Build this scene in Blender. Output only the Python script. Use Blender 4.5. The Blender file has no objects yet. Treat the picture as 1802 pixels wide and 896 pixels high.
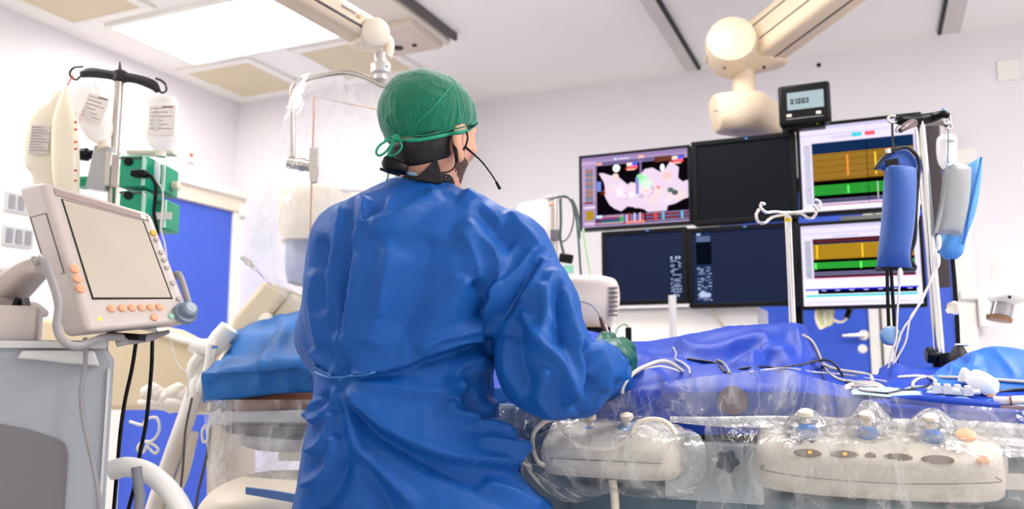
import bpy, math
import numpy as np
from mathutils import Vector, Matrix
from mathutils.bvhtree import BVHTree

# ---------------------------------------------------------------- camera, world, lights, exposure
SC = bpy.context.scene
COL = SC.collection
YAW = math.radians(23.6)
CA, SA = math.cos(YAW), math.sin(YAW)
F = 1450.0
PITCH = math.atan(192/F)
H0 = 1.2
cam_d = bpy.data.cameras.new('camera'); cam = bpy.data.objects.new('camera', cam_d); COL.objects.link(cam)
cam.location = (0, 0, H0); cam.rotation_euler = (math.pi/2+PITCH, 0, YAW)
cam_d.sensor_width = 36; cam_d.lens = 36*F/1802
cam_d.dof.use_dof = True; cam_d.dof.focus_distance = 1.75; cam_d.dof.aperture_fstop = 3.2
cam_d.clip_start = 0.02
SC.camera = cam
SC.view_settings.view_transform = 'Standard'; SC.view_settings.look = 'None'
SC.view_settings.exposure = 0.46; SC.view_settings.gamma = 1.0; SC.view_settings.use_curve_mapping = False
WORLD_STRENGTH = 0.8
w = bpy.data.worlds.new('world'); SC.world = w; w.use_nodes = True
w.node_tree.nodes['Background'].inputs[0].default_value = (1.0, 0.98, 0.96, 1)
w.node_tree.nodes['Background'].inputs[1].default_value = WORLD_STRENGTH
PANEL_EMIT = [8.0, 13.0, 17.0, 18.0, 15.0]
# ceiling light panels (a0, a1, b0, b1): the first is in view, the others are unseen and added for light
PANELS = [(-3.64, -2.42, 3.0, 3.58), (-3.64, -2.42, 0.9, 1.5), (1.0, 2.2, 2.3, 2.9), (0.9, 2.1, 1.2, 1.8), (-1.6, -0.4, 2.5, 3.1)]
CEIL = 3.0

# ---------------------------------------------------------------- coordinates: world X, Y run along the room's walls
def ray(px, py):
    x = (px-901)/F; u = -(py-448)/F
    X, Y, Z = x, math.cos(PITCH)-u*math.sin(PITCH), math.sin(PITCH)+u*math.cos(PITCH)
    return np.array([X*CA-Y*SA, X*SA+Y*CA, Z]), Y
O = np.array([0, 0, H0])
def D(px, py, Y):
    d, y = ray(px, py); return O+d*(Y/y)
def PB(px, py, b):
    d, y = ray(px, py); return O+d*(b/d[1])
def PA(px, py, a):
    d, y = ray(px, py); return O+d*(a/d[0])
def PZ(px, py, z):
    d, y = ray(px, py); return O+d*((z-H0)/d[2])
def RC(p):                     # camera-aligned frame -> room frame
    p = np.asarray(p, float); x, y = p[..., 0], p[..., 1]
    return np.stack([x*CA-y*SA, x*SA+y*CA, p[..., 2]], -1)
def CR(p):                     # room -> camera-aligned frame
    p = np.asarray(p, float); a, b = p[..., 0], p[..., 1]
    return np.stack([a*CA+b*SA, -a*SA+b*CA, p[..., 2]], -1)
def proj(p):                   # room points -> photograph pixels
    q = CR(p)-np.array([0, 0, H0]); s, c = math.sin(PITCH), math.cos(PITCH)
    z = q[..., 1]*c+q[..., 2]*s; u = -q[..., 1]*s+q[..., 2]*c
    return 901+F*q[..., 0]/z, 448-F*u/z
RCAM = np.array([[CA, -SA, 0], [SA, CA, 0], [0, 0, 1.0]])
I3 = np.eye(3)
def rot(axis, deg):
    return np.array(Matrix.Rotation(math.radians(deg), 3, axis))

# ---------------------------------------------------------------- materials
def lin(h):
    if not isinstance(h, str): return tuple(h)
    c = [int(h[i:i+2], 16)/255 for i in (0, 2, 4)]
    return tuple(v/12.92 if v <= .04045 else ((v+.055)/1.055)**2.4 for v in c)
MATS = {}
def mat(name, color, rough=.5, metal=0, bump=0, bscale=60, spec=.5, var=0, vscale=8, emit=None, estr=1, sheen=0, sss=0, trans=0, coat=0, alpha=1, bdist=.002, stretch=None, detail=3):
    if name in MATS: return MATS[name]
    m = bpy.data.materials.new(name); m.use_nodes = True; MATS[name] = m
    nt = m.node_tree; n = nt.nodes; l = nt.links; p = n['Principled BSDF']
    c = lin(color)
    p.inputs['Base Color'].default_value = (*c, 1); p.inputs['Roughness'].default_value = rough
    p.inputs['Metallic'].default_value = metal; p.inputs['Specular IOR Level'].default_value = spec
    if sheen: p.inputs['Sheen Weight'].default_value = sheen
    if sss:
        p.inputs['Subsurface Weight'].default_value = sss; p.inputs['Subsurface Radius'].default_value = (.012, .005, .003); p.inputs['Subsurface Scale'].default_value = 1
    if trans: p.inputs['Transmission Weight'].default_value = trans; p.inputs['IOR'].default_value = 1.3
    if coat: p.inputs['Coat Weight'].default_value = coat; p.inputs['Coat Roughness'].default_value = .15
    if alpha < 1: p.inputs['Alpha'].default_value = alpha
    if emit is not None:
        p.inputs['Emission Color'].default_value = (*lin(emit), 1); p.inputs['Emission Strength'].default_value = estr
    if bump or var:
        tc = n.new('ShaderNodeTexCoord'); src = tc.outputs['Object']
        if stretch:
            mp = n.new('ShaderNodeMapping'); mp.inputs['Scale'].default_value = stretch; l.new(src, mp.inputs[0]); src = mp.outputs[0]
    if bump:
        t = n.new('ShaderNodeTexNoise'); t.inputs['Scale'].default_value = bscale; t.inputs['Detail'].default_value = detail; l.new(src, t.inputs[0])
        b = n.new('ShaderNodeBump'); b.inputs['Strength'].default_value = bump; b.inputs['Distance'].default_value = bdist
        l.new(t.outputs[0], b.inputs['Height']); l.new(b.outputs[0], p.inputs['Normal'])
    if var:
        t = n.new('ShaderNodeTexNoise'); t.inputs['Scale'].default_value = vscale; t.inputs['Detail'].default_value = 4; l.new(src, t.inputs[0])
        mx = n.new('ShaderNodeMix'); mx.data_type = 'RGBA'
        mx.inputs['A'].default_value = (*[v*(1-var) for v in c], 1); mx.inputs['B'].default_value = (*[min(1, v*(1+var)) for v in c], 1)
        l.new(t.outputs[0], mx.inputs['Factor']); l.new(mx.outputs['Result'], p.inputs['Base Color'])
    return m
def glow(name, color, s=1.0):
    if name in MATS: return MATS[name]
    m = bpy.data.materials.new(name); m.use_nodes = True; MATS[name] = m
    nt = m.node_tree; n = nt.nodes; n.clear(); e = n.new('ShaderNodeEmission'); o = n.new('ShaderNodeOutputMaterial')
    e.inputs[0].default_value = (*lin(color), 1); e.inputs[1].default_value = s; nt.links.new(e.outputs[0], o.inputs[0])
    return m
def film(name, clear=.9, milk=.3, rough=.12, bscale=14, bump=.6, tint=(1, 1, 1), bdist=.01, voro=0):
    """thin clear plastic film: mostly transparent, glossy glints from its wrinkles, a little milky scatter"""
    if name in MATS: return MATS[name]
    m = bpy.data.materials.new(name); m.use_nodes = True; MATS[name] = m
    nt = m.node_tree; n = nt.nodes; l = nt.links; n.clear(); o = n.new('ShaderNodeOutputMaterial')
    tc = n.new('ShaderNodeTexCoord')
    t = n.new('ShaderNodeTexNoise'); t.inputs['Scale'].default_value = bscale; t.inputs['Detail'].default_value = 4; t.inputs['Distortion'].default_value = 1.2
    l.new(tc.outputs['Object'], t.inputs[0])
    b = n.new('ShaderNodeBump'); b.inputs['Strength'].default_value = bump; b.inputs['Distance'].default_value = bdist
    if voro:
        v = n.new('ShaderNodeTexVoronoi'); v.inputs['Scale'].default_value = voro; v.feature = 'F1'
        ad = n.new('ShaderNodeVectorMath'); ad.operation = 'ADD'; l.new(tc.outputs['Object'], ad.inputs[0])
        sc = n.new('ShaderNodeVectorMath'); sc.operation = 'SCALE'; sc.inputs['Scale'].default_value = .12; l.new(t.outputs['Color'], sc.inputs[0]); l.new(sc.outputs[0], ad.inputs[1])
        l.new(ad.outputs[0], v.inputs[0])
        mm = n.new('ShaderNodeMath'); mm.operation = 'ADD'; l.new(t.outputs[0], mm.inputs[0]); l.new(v.outputs['Distance'], mm.inputs[1]); l.new(mm.outputs[0], b.inputs['Height'])
    else: l.new(t.outputs[0], b.inputs['Height'])
    tr = n.new('ShaderNodeBsdfTransparent'); tr.inputs[0].default_value = (*tint, 1)
    gl = n.new('ShaderNodeBsdfGlossy'); gl.inputs['Roughness'].default_value = rough
    tl = n.new('ShaderNodeBsdfTranslucent'); df = n.new('ShaderNodeBsdfDiffuse'); df.inputs[0].default_value = (.95, .95, .95, 1); tl.inputs[0].default_value = (.95, .95, .95, 1)
    m0 = n.new('ShaderNodeMixShader'); l.new(df.outputs[0], m0.inputs[1]); l.new(tl.outputs[0], m0.inputs[2])
    lw = n.new('ShaderNodeLayerWeight'); lw.inputs[0].default_value = .25; l.new(b.outputs[0], lw.inputs[1]); l.new(b.outputs[0], gl.inputs['Normal']); l.new(b.outputs[0], df.inputs['Normal'])
    t2 = n.new('ShaderNodeTexNoise'); t2.inputs['Scale'].default_value = bscale*.6; t2.inputs['Detail'].default_value = 6; t2.inputs['Distortion'].default_value = 2.5
    mp = n.new('ShaderNodeMapping'); mp.inputs['Scale'].default_value = (1, 1, .45); mp.inputs['Rotation'].default_value = (.2, .5, .1); l.new(tc.outputs['Object'], mp.inputs[0]); l.new(mp.outputs[0], t2.inputs[0])
    r2 = n.new('ShaderNodeMapRange'); r2.inputs['From Min'].default_value = .42; r2.inputs['From Max'].default_value = .68; r2.inputs['To Min'].default_value = milk*.35; r2.inputs['To Max'].default_value = min(.9, milk*2.6); l.new(t2.outputs[0], r2.inputs[0])
    v2 = n.new('ShaderNodeTexVoronoi'); v2.feature = 'DISTANCE_TO_EDGE'; v2.inputs['Scale'].default_value = bscale*.9
    a2 = n.new('ShaderNodeVectorMath'); a2.operation = 'ADD'; s2 = n.new('ShaderNodeVectorMath'); s2.operation = 'SCALE'; s2.inputs['Scale'].default_value = .15; l.new(t2.outputs['Color'], s2.inputs[0]); l.new(mp.outputs[0], a2.inputs[0]); l.new(s2.outputs[0], a2.inputs[1]); l.new(a2.outputs[0], v2.inputs[0])
    r3 = n.new('ShaderNodeMapRange'); r3.inputs['From Min'].default_value = .0; r3.inputs['From Max'].default_value = .05; r3.inputs['To Min'].default_value = milk*1.5; r3.inputs['To Max'].default_value = 0; l.new(v2.outputs['Distance'], r3.inputs[0])
    ms = n.new('ShaderNodeMath'); ms.operation = 'ADD'; ms.use_clamp = True; l.new(r2.outputs[0], ms.inputs[0]); l.new(r3.outputs[0], ms.inputs[1])
    m1 = n.new('ShaderNodeMixShader'); l.new(ms.outputs[0], m1.inputs[0]); l.new(tr.outputs[0], m1.inputs[1]); l.new(m0.outputs[0], m1.inputs[2])
    mr = n.new('ShaderNodeMapRange'); mr.inputs['To Min'].default_value = (1-clear); mr.inputs['To Max'].default_value = min(1, (1-clear)+.75); l.new(lw.outputs['Fresnel'], mr.inputs[0])
    m2 = n.new('ShaderNodeMixShader'); l.new(mr.outputs[0], m2.inputs[0]); l.new(m1.outputs[0], m2.inputs[1]); l.new(gl.outputs[0], m2.inputs[2])
    l.new(m2.outputs[0], o.inputs[0])
    return m

M_WALL = mat('wall_paint', 'EAE6EA', .6, bump=.05, bscale=200)
M_CEIL = mat('ceiling_paint', 'F6F2EE', .7)
M_FLOOR = mat('floor_vinyl', 'D8D6D4', .4, var=.08, vscale=3)
M_WHITE = mat('white_plastic', 'F0EDE6', .4)
M_CREAM = mat('cream_plastic', 'EDE0CC', .4, var=.03, vscale=3)
M_BOOM = mat('boom_cream', 'D9C6AA', .42, var=.03, vscale=3)
M_BEIGE = mat('beige_plastic', 'D9C7A6', .5, var=.04, vscale=3)
M_GREYP = mat('grey_plastic', 'C4C6CA', .42)
M_TEALGREY = mat('teal_grey_panel', '8FA1AB', .5, var=.05, vscale=4)
M_DKGREY = mat('dark_grey_plastic', '6E6A6E', .6, bump=.1, bscale=300)
M_BLACK = mat('black_plastic', '08080B', .4, spec=.2)
M_RUBBER = mat('black_rubber', '1A1518', .6)
M_CHROME = mat('chrome', 'E8E4E0', .15, 1)
M_STEEL = mat('brushed_steel', 'C9C0B8', .28, 1)
M_DOOR = mat('blue_door', '3E60D2', .35, var=.05, vscale=3)
M_BLUEP = mat('blue_plastic', '3F7CCB', .4)
M_GREEN = mat('pump_green', '079A72', .4)
M_RED = mat('red_plastic', 'D8402A', .4)
M_ORANGE = mat('orange_button', 'E6A27C', .5)
M_LINE = mat('dark_line', '5A5456', .7)  # one dark grey for seams, slots and thin cables
M_LABEL = mat('paper_label', 'E8DFD8', .7)
M_INK = mat('label_ink', '9A8E90', .8)
M_CABLEG = mat('grey_cable', '8C8A8C', .5)
M_CABLEW = mat('white_cable', 'E0DAD4', .4)
M_GOWN = mat('gown_cloth', '07509E', .54, spec=.3, bump=.35, bscale=34, bdist=.004, var=.06, vscale=5, sheen=0, detail=6)
M_DRAPE = mat('drape_cloth', '0438A8', .48, spec=.3, bump=.3, bscale=20, bdist=.006, var=.06, vscale=5, sheen=0, detail=5)
M_DRAPEL = mat('light_drape_cloth', '3C88CC', .42, bump=.3, bscale=18, bdist=.006, var=.07, vscale=5, sheen=.2)
M_FILM = film('clear_film', clear=.95, milk=.14, rough=.09, bscale=14, bump=1, bdist=.012, voro=11)
M_FILMS = film('shield_film', clear=.965, milk=.08, rough=.08, bscale=7, bump=.8, bdist=.012, voro=5)
M_FILMM = film('milky_film', clear=.94, milk=.16, rough=.1, bscale=12, bump=.9, bdist=.015, voro=9)
M_TUBE = mat('clear_tube', 'E8E6E4', .2, alpha=.6)

# ---------------------------------------------------------------- geometry builder
def crom(P, n):
    P = np.asarray(P, float)
    if len(P) < 3 or n <= 1: return P
    Q = np.vstack([2*P[0]-P[1], P, 2*P[-1]-P[-2]]); out = []
    for i in range(1, len(Q)-2):
        for k in range(n):
            t = k/n; a, b, c, d = Q[i-1], Q[i], Q[i+1], Q[i+2]
            out.append(.5*((2*b)+(c-a)*t+(2*a-5*b+4*c-d)*t*t+(3*b-a-3*c+d)*t**3))
    out.append(P[-1]); return np.array(out)
class G:
    def __init__(s): s.v = []; s.f = []; s.m = []; s.mats = []
    def mi(s, m):
        if m not in s.mats: s.mats.append(m)
        return s.mats.index(m)
    def add(s, v, f, m):
        k = len(s.v); s.v.extend([tuple(map(float, q)) for q in v]); i = s.mi(m)
        for q in f: s.f.append(tuple(k+j for j in q)); s.m.append(i)
        return s
    def box(s, c, size, m, R=I3):
        c = np.asarray(c, float); h = np.asarray(size, float)/2
        v = [c+R@(h*np.array(q)) for q in ((-1,-1,-1),(1,-1,-1),(1,1,-1),(-1,1,-1),(-1,-1,1),(1,-1,1),(1,1,1),(-1,1,1))]
        return s.add(v, [(0,3,2,1),(4,5,6,7),(0,1,5,4),(1,2,6,5),(2,3,7,6),(3,0,4,7)], m)
    def hexa(s, fr, bk, m):      # front 4, back 4 corners (TL, TR, BR, BL)
        return s.add(list(fr)+list(bk), [(0,3,2,1),(4,5,6,7),(0,1,5,4),(1,2,6,5),(2,3,7,6),(3,0,4,7)], m)
    def tube(s, pts, r, m, n=10, sm=6, caps=True, flat=1):
        pts = np.asarray(pts, float)
        rr = np.full(len(pts), r) if np.isscalar(r) else np.asarray(r, float)
        Q = crom(np.column_stack([pts, rr]), sm); pts, rr = Q[:, :3], Q[:, 3]
        T = np.gradient(pts, axis=0); T /= np.linalg.norm(T, axis=1)[:, None]+1e-12
        up = np.array([0, 0, 1.0]) if abs(T[0][2]) < .9 else np.array([1.0, 0, 0])
        N = np.cross(T[0], up); N /= np.linalg.norm(N); V = []
        for i in range(len(pts)):
            N = N-T[i]*(N@T[i]); N /= np.linalg.norm(N)+1e-12; B = np.cross(T[i], N)
            for k in range(n):
                a = 2*math.pi*k/n; V.append(pts[i]+rr[i]*(math.cos(a)*N+math.sin(a)*B*flat))
        Fc = []
        for i in range(len(pts)-1):
            for k in range(n):
                k2 = (k+1) % n; Fc.append((i*n+k, i*n+k2, (i+1)*n+k2, (i+1)*n+k))
        if caps: Fc.append(tuple(range(n-1, -1, -1))); Fc.append(tuple((len(pts)-1)*n+k for k in range(n)))
        return s.add(V, Fc, m)
    def lathe(s, prof, o, ax, m, n=24):
        o = np.asarray(o, float); ax = np.asarray(ax, float); ax = ax/np.linalg.norm(ax)
        u = np.cross(ax, (0, 0, 1.0)) if abs(ax[2]) < .9 else np.cross(ax, (0, 1.0, 0)); u /= np.linalg.norm(u); w_ = np.cross(ax, u)
        V = []
        for r, h in prof:
            for k in range(n):
                a = 2*math.pi*k/n; V.append(o+ax*h+max(r, 1e-5)*(math.cos(a)*u+math.sin(a)*w_))
        Fc = [(i*n+k, i*n+(k+1) % n, (i+1)*n+(k+1) % n, (i+1)*n+k) for i in range(len(prof)-1) for k in range(n)]
        Fc.append(tuple(range(n-1, -1, -1))); Fc.append(tuple((len(prof)-1)*n+k for k in range(n)))
        return s.add(V, Fc, m)
    def prism(s, pts, vec, m):
        pts = [np.asarray(p, float) for p in pts]; vec = np.asarray(vec, float); n = len(pts)
        return s.add(pts+[p+vec for p in pts], [tuple(range(n)), tuple(range(2*n-1, n-1, -1))]+[(i, n+i, n+(i+1) % n, (i+1) % n) for i in range(n)], m)
    def loft(s, rows, m, n=24, sq=2.0, sm=4):
        """rows of (x1,y1,x2,y2,depth,thickness): elliptical sections spanning two photograph points at a distance"""
        rows = crom(rows, sm); V = []
        for x1, y1, x2, y2, Y, dep in rows:
            p, q = D(x1, y1, Y), D(x2, y2, Y); c = (p+q)/2; u = (q-p)/2; w_ = RCAM@np.array([0, dep/2, 0])
            for k in range(n):
                a = 2*math.pi*k/n; cs, sn = math.cos(a), math.sin(a)
                V.append(c+u*math.copysign(abs(cs)**(2/sq), cs)+w_*math.copysign(abs(sn)**(2/sq), sn))
        R_ = len(rows)
        Fc = [(i*n+k, i*n+(k+1) % n, (i+1)*n+(k+1) % n, (i+1)*n+k) for i in range(R_-1) for k in range(n)]
        Fc.append(tuple(range(n-1, -1, -1))); Fc.append(tuple((R_-1)*n+k for k in range(n)))
        return s.add(V, Fc, m)
    def sheet(s, rows, m, nu=8, nv=8, wr=0, wf=8, strokes=(), seed=0, both=None):
        """rows of room points -> smooth cloth; wr wrinkle height, wf wrinkle frequency; strokes are sculpted folds"""
        P = np.array(rows, float); a = np.array([crom(r, nu) for r in P]); a = np.array([crom(a[:, j], nv) for j in range(a.shape[1])]).transpose(1, 0, 2)
        nr, nc = a.shape[:2]
        du = np.gradient(a, axis=1); dv = np.gradient(a, axis=0); N = np.cross(du, dv); N /= np.linalg.norm(N, axis=2)[..., None]+1e-12
        tocam = O-a; sg = np.sign((N*tocam).sum(-1)); N = N*np.where(sg == 0, 1, sg)[..., None]
        h = np.zeros((nr, nc))
        if wr: h += wr*ridged(a*wf+seed*7.3)
        if strokes: h += stroke_h(a.reshape(-1, 3), strokes).reshape(nr, nc)
        a = a+N*h[..., None]
        Fc = [(i*nc+j, i*nc+j+1, (i+1)*nc+j+1, (i+1)*nc+j) for i in range(nr-1) for j in range(nc-1)]
        return s.add(a.reshape(-1, 3), Fc, m)
def vnoise(P, seed=0):
    P = np.asarray(P, float)+seed*13.7; i = np.floor(P).astype(np.int64); f = P-i; f = f*f*(3-2*f)
    def hsh(a, b, c):
        h = (a*374761393+b*668265263+c*2147483647+seed*974711) & 0xffffffff; h = ((h ^ (h >> 13))*1274126177) & 0xffffffff
        return ((h ^ (h >> 16)) & 0xffff)/65535.0
    x, y, z = i[..., 0], i[..., 1], i[..., 2]; fx, fy, fz = f[..., 0], f[..., 1], f[..., 2]; r = 0
    for dx in (0, 1):
        for dy in (0, 1):
            for dz in (0, 1):
                r = r+hsh(x+dx, y+dy, z+dz)*(fx if dx else 1-fx)*(fy if dy else 1-fy)*(fz if dz else 1-fz)
    return r*2-1
def ridged(P, seed=0):
    Q = P+.6*np.stack([vnoise(P*.7, 3), vnoise(P*.7, 4), vnoise(P*.7, 5)], -1)
    return (1-2*np.abs(vnoise(Q, seed+1)))*.6+(1-2*np.abs(vnoise(Q*2.1, seed+2)))*.3
def stroke_h(P, strokes):
    """folds drawn as pixel polylines, turned into relief on the surface: (kind, pts, width_px, height_m)"""
    x, y = proj(P); h = np.zeros(len(P))
    for kind, pts, wd, ht in strokes:
        pts = crom(np.array(pts, float), 5); best = np.full(len(P), 1e9); side = np.zeros(len(P)); tt = np.zeros(len(P)); L = len(pts)-1
        for k in range(L):
            ax_, ay = pts[k]; bx, by = pts[k+1]; dx, dy = bx-ax_, by-ay; l2 = dx*dx+dy*dy+1e-9
            t = np.clip(((x-ax_)*dx+(y-ay)*dy)/l2, 0, 1); d = np.hypot(x-ax_-t*dx, y-ay-t*dy); m_ = d < best
            best = np.where(m_, d, best); side = np.where(m_, np.sign((x-ax_)*dy-(y-ay)*dx), side); tt = np.where(m_, (k+t)/L, tt)
        taper = np.clip(tt*7, 0, 1)*np.clip((1-tt)*7, 0, 1); taper = taper*taper*(3-2*taper)
        if kind == 'r': h += ht*1.15*np.maximum(0, 1-best/(wd*2.7))**1.3*taper
        elif kind == 'c': h += ht*1.3*np.maximum(0, 1-best/(wd*2.6))**1.7*taper          # crisp crease
        else:                                                                  # one-sided step
            s_ = side*best; h += 1.3*ht*np.where(s_ > 0, np.exp(-s_/wd), np.exp(s_/2.5))*taper
    return h

def link(name, me, base, parent):
    o = bpy.data.objects.new(name, me); COL.objects.link(o)
    if parent is not None: o.parent = parent
    return o
def wloc(o):
    p = np.zeros(3)
    while o is not None: p += np.array(o.location); o = o.parent
    return p
def build(name, g, parent=None, smooth=35, bevel=0, seg=2, solid=0, label=None, sub=0, cat=None, group=None, kind=None, base=None):
    v = np.array(g.v)
    if parent is None: org = np.array([*(v[:, :2].min(0)+v[:, :2].max(0))/2, v[:, 2].min()]) if base is None else np.asarray(base, float)
    else: org = wloc(parent)
    me = bpy.data.meshes.new(name); me.from_pydata((v-org).tolist(), [], g.f)
    for m in g.mats: me.materials.append(m)
    me.polygons.foreach_set('material_index', g.m)
    me.validate()
    import bmesh
    bm = bmesh.new(); bm.from_mesh(me); bmesh.ops.recalc_face_normals(bm, faces=bm.faces); bm.to_mesh(me); bm.free()
    if smooth: me.shade_smooth(); me.set_sharp_from_angle(angle=math.radians(smooth))
    o = link(name, me, org, parent)
    if parent is None: o.location = org
    if solid: md = o.modifiers.new('thickness', 'SOLIDIFY'); md.thickness = solid; md.offset = 0
    if bevel: md = o.modifiers.new('bevel', 'BEVEL'); md.width = bevel; md.segments = seg; md.limit_method = 'ANGLE'; md.angle_limit = math.radians(40); md.harden_normals = False
    if sub: md = o.modifiers.new('subdivision', 'SUBSURF'); md.levels = sub; md.render_levels = sub
    if label: o['label'] = label
    if cat: o['category'] = cat
    if group: o['group'] = group
    if kind: o['kind'] = kind
    return o
def thing(name, label, cat, loc, group=None):
    o = bpy.data.objects.new(name, None); COL.objects.link(o); o.location = loc; o.empty_display_size = .05
    o['label'] = label; o['category'] = cat
    if group: o['group'] = group
    return o
def struct(name, g, **k): return build(name, g, kind='structure', **k)
def dup(root, delta, label):
    r = root.copy(); COL.objects.link(r); r.location = Vector(root.location)+Vector(delta); r['label'] = label
    for ch in list(root.children):
        c = ch.copy(); COL.objects.link(c); c.parent = r
        for g_ in list(ch.children):
            d_ = g_.copy(); COL.objects.link(d_); d_.parent = c
    return r
def line(pts, Y):              # [(px,py)] or [(px,py,Y)]
    return [D(*p[:2], p[2] if len(p) > 2 else Y) for p in pts]

# ---------------------------------------------------------------- implicit surfaces (bodies, gown, hands)
def snets(f, xs, ys, zs):
    X, Y, Z = np.meshgrid(xs, ys, zs, indexing='ij'); v = f(X, Y, Z).astype(np.float32)
    nx, ny, nz = v.shape; s = v < 0
    cnt = np.zeros((nx-1, ny-1, nz-1), np.int8)
    for i in (0, 1):
        for j in (0, 1):
            for k in (0, 1): cnt += s[i:nx-1+i, j:ny-1+j, k:nz-1+k]
    act = (cnt > 0) & (cnt < 8); idx = -np.ones(act.shape, np.int64); c = np.argwhere(act); idx[act] = np.arange(len(c))
    acc = np.zeros((len(c), 3)); num = np.zeros(len(c)); ax = [xs, ys, zs]
    for d in range(3):
        o1, o2 = [q for q in range(3) if q != d]
        for p in (0, 1):
            for q in (0, 1):
                a = c.copy(); a[:, o1] += p; a[:, o2] += q; b = a.copy(); b[:, d] += 1
                va, vb = v[tuple(a.T)], v[tuple(b.T)]; m = (va < 0) != (vb < 0); t = np.where(m, va/(va-vb+1e-20), 0)
                pt = np.stack([ax[e][a[:, e]] for e in range(3)], -1).astype(float); pt[:, d] += t*(ax[d][b[:, d]]-ax[d][a[:, d]])
                acc += pt*m[:, None]; num += m
    V = acc/num[:, None]; faces = []
    for d in range(3):
        o1, o2 = [(1, 2), (2, 0), (0, 1)][d]; sl = [slice(None)]*3; sl2 = [slice(None)]*3; sl[d] = slice(0, -1); sl2[d] = slice(1, None)
        e = np.argwhere(s[tuple(sl)] != s[tuple(sl2)]); e = e[(e[:, o1] > 0) & (e[:, o2] > 0) & (e[:, o1] < v.shape[o1]-1) & (e[:, o2] < v.shape[o2]-1)]
        fl = s[tuple(e.T)]; u1 = np.zeros(3, int); u1[o1] = 1; u2 = np.zeros(3, int); u2[o2] = 1
        q = np.stack([idx[tuple((e-u1-u2).T)], idx[tuple((e-u2).T)], idx[tuple(e.T)], idx[tuple((e-u1).T)]], 1)
        q[~fl] = q[~fl][:, ::-1]; faces.append(q)
    return V, np.vstack(faces)
def vnormals(V, Fq):
    n = np.cross(V[Fq[:, 2]]-V[Fq[:, 0]], V[Fq[:, 3]]-V[Fq[:, 1]]); N = np.zeros_like(V)
    for k in range(4): np.add.at(N, Fq[:, k], n)
    return N/(np.linalg.norm(N, axis=1)[:, None]+1e-12)
def relax(V, Fq, it=2, lam=.5):
    for _ in range(it):
        A_ = np.zeros_like(V); c = np.zeros(len(V))
        for k in range(4):
            for j in (1, 3): np.add.at(A_, Fq[:, k], V[Fq[:, (k+j) % 4]]); np.add.at(c, Fq[:, k], 1)
        V = V+lam*(A_/c[:, None]-V)
    return V
def fmesh(name, V, Fq, m, parent, **k):
    g = G(); g.v = [tuple(q) for q in V]; g.f = [tuple(int(j) for j in q) for q in Fq]; g.m = [0]*len(g.f); g.mats = [m]
    return build(name, g, parent, smooth=180, **k)
def smin(a, b, k): 
    h = np.clip(.5+.5*(b-a)/k, 0, 1); return b+(a-b)*h-k*h*(1-h)
def smax(a, b, k): return -smin(-a, -b, k)
def ell(X, Y, Z, c, r):
    q = np.sqrt(((X-c[0])/r[0])**2+((Y-c[1])/r[1])**2+((Z-c[2])/r[2])**2); return (q-1)*min(r)
def cap(X, Y, Z, a, b, ra, rb):
    a = np.asarray(a, float); b = np.asarray(b, float); d = b-a; t = np.clip(((X-a[0])*d[0]+(Y-a[1])*d[1]+(Z-a[2])*d[2])/(d@d), 0, 1)
    return np.sqrt((X-a[0]-t*d[0])**2+(Y-a[1]-t*d[1])**2+(Z-a[2]-t*d[2])**2)-(ra+(rb-ra)*t)
def S(px, py, Y): return CR(D(px, py, Y))
# ================================================================ THE ROOM
A0, A1, B0, B1 = -3.97, 2.3, -1.6, 4.98
BL = 4.33; AJ = -2.60
struct('floor', G().box(((A0+A1)/2, (B0+B1)/2, -.05), (A1-A0+.2, B1-B0+.2, .1), M_FLOOR))
struct('ceiling', G().box(((A0+A1)/2, (B0+B1)/2, CEIL+.05), (A1-A0+.2, B1-B0+.2, .1), M_CEIL))
struct('wall_left', G().box((A0-.05, (B0+BL)/2, CEIL/2), (.1, BL-B0, CEIL), M_WALL))
struct('wall_back_left', G().box(((A0+AJ)/2, (BL+B1)/2+.05, CEIL/2), (AJ-A0, B1-BL+.1, CEIL), M_WALL))
struct('wall_back', G().box(((AJ+A1)/2, B1+.05, CEIL/2), (A1-AJ, .1, CEIL), M_WALL))
struct('wall_right', G().box((A1+.05, (B0+B1)/2, CEIL/2), (.1, B1-B0, CEIL), M_WALL))
g = G().box((A0+.03, 3.5, .05), (.012, 1.6, .1), M_WHITE); struct('baseboard_left', g)

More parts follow.
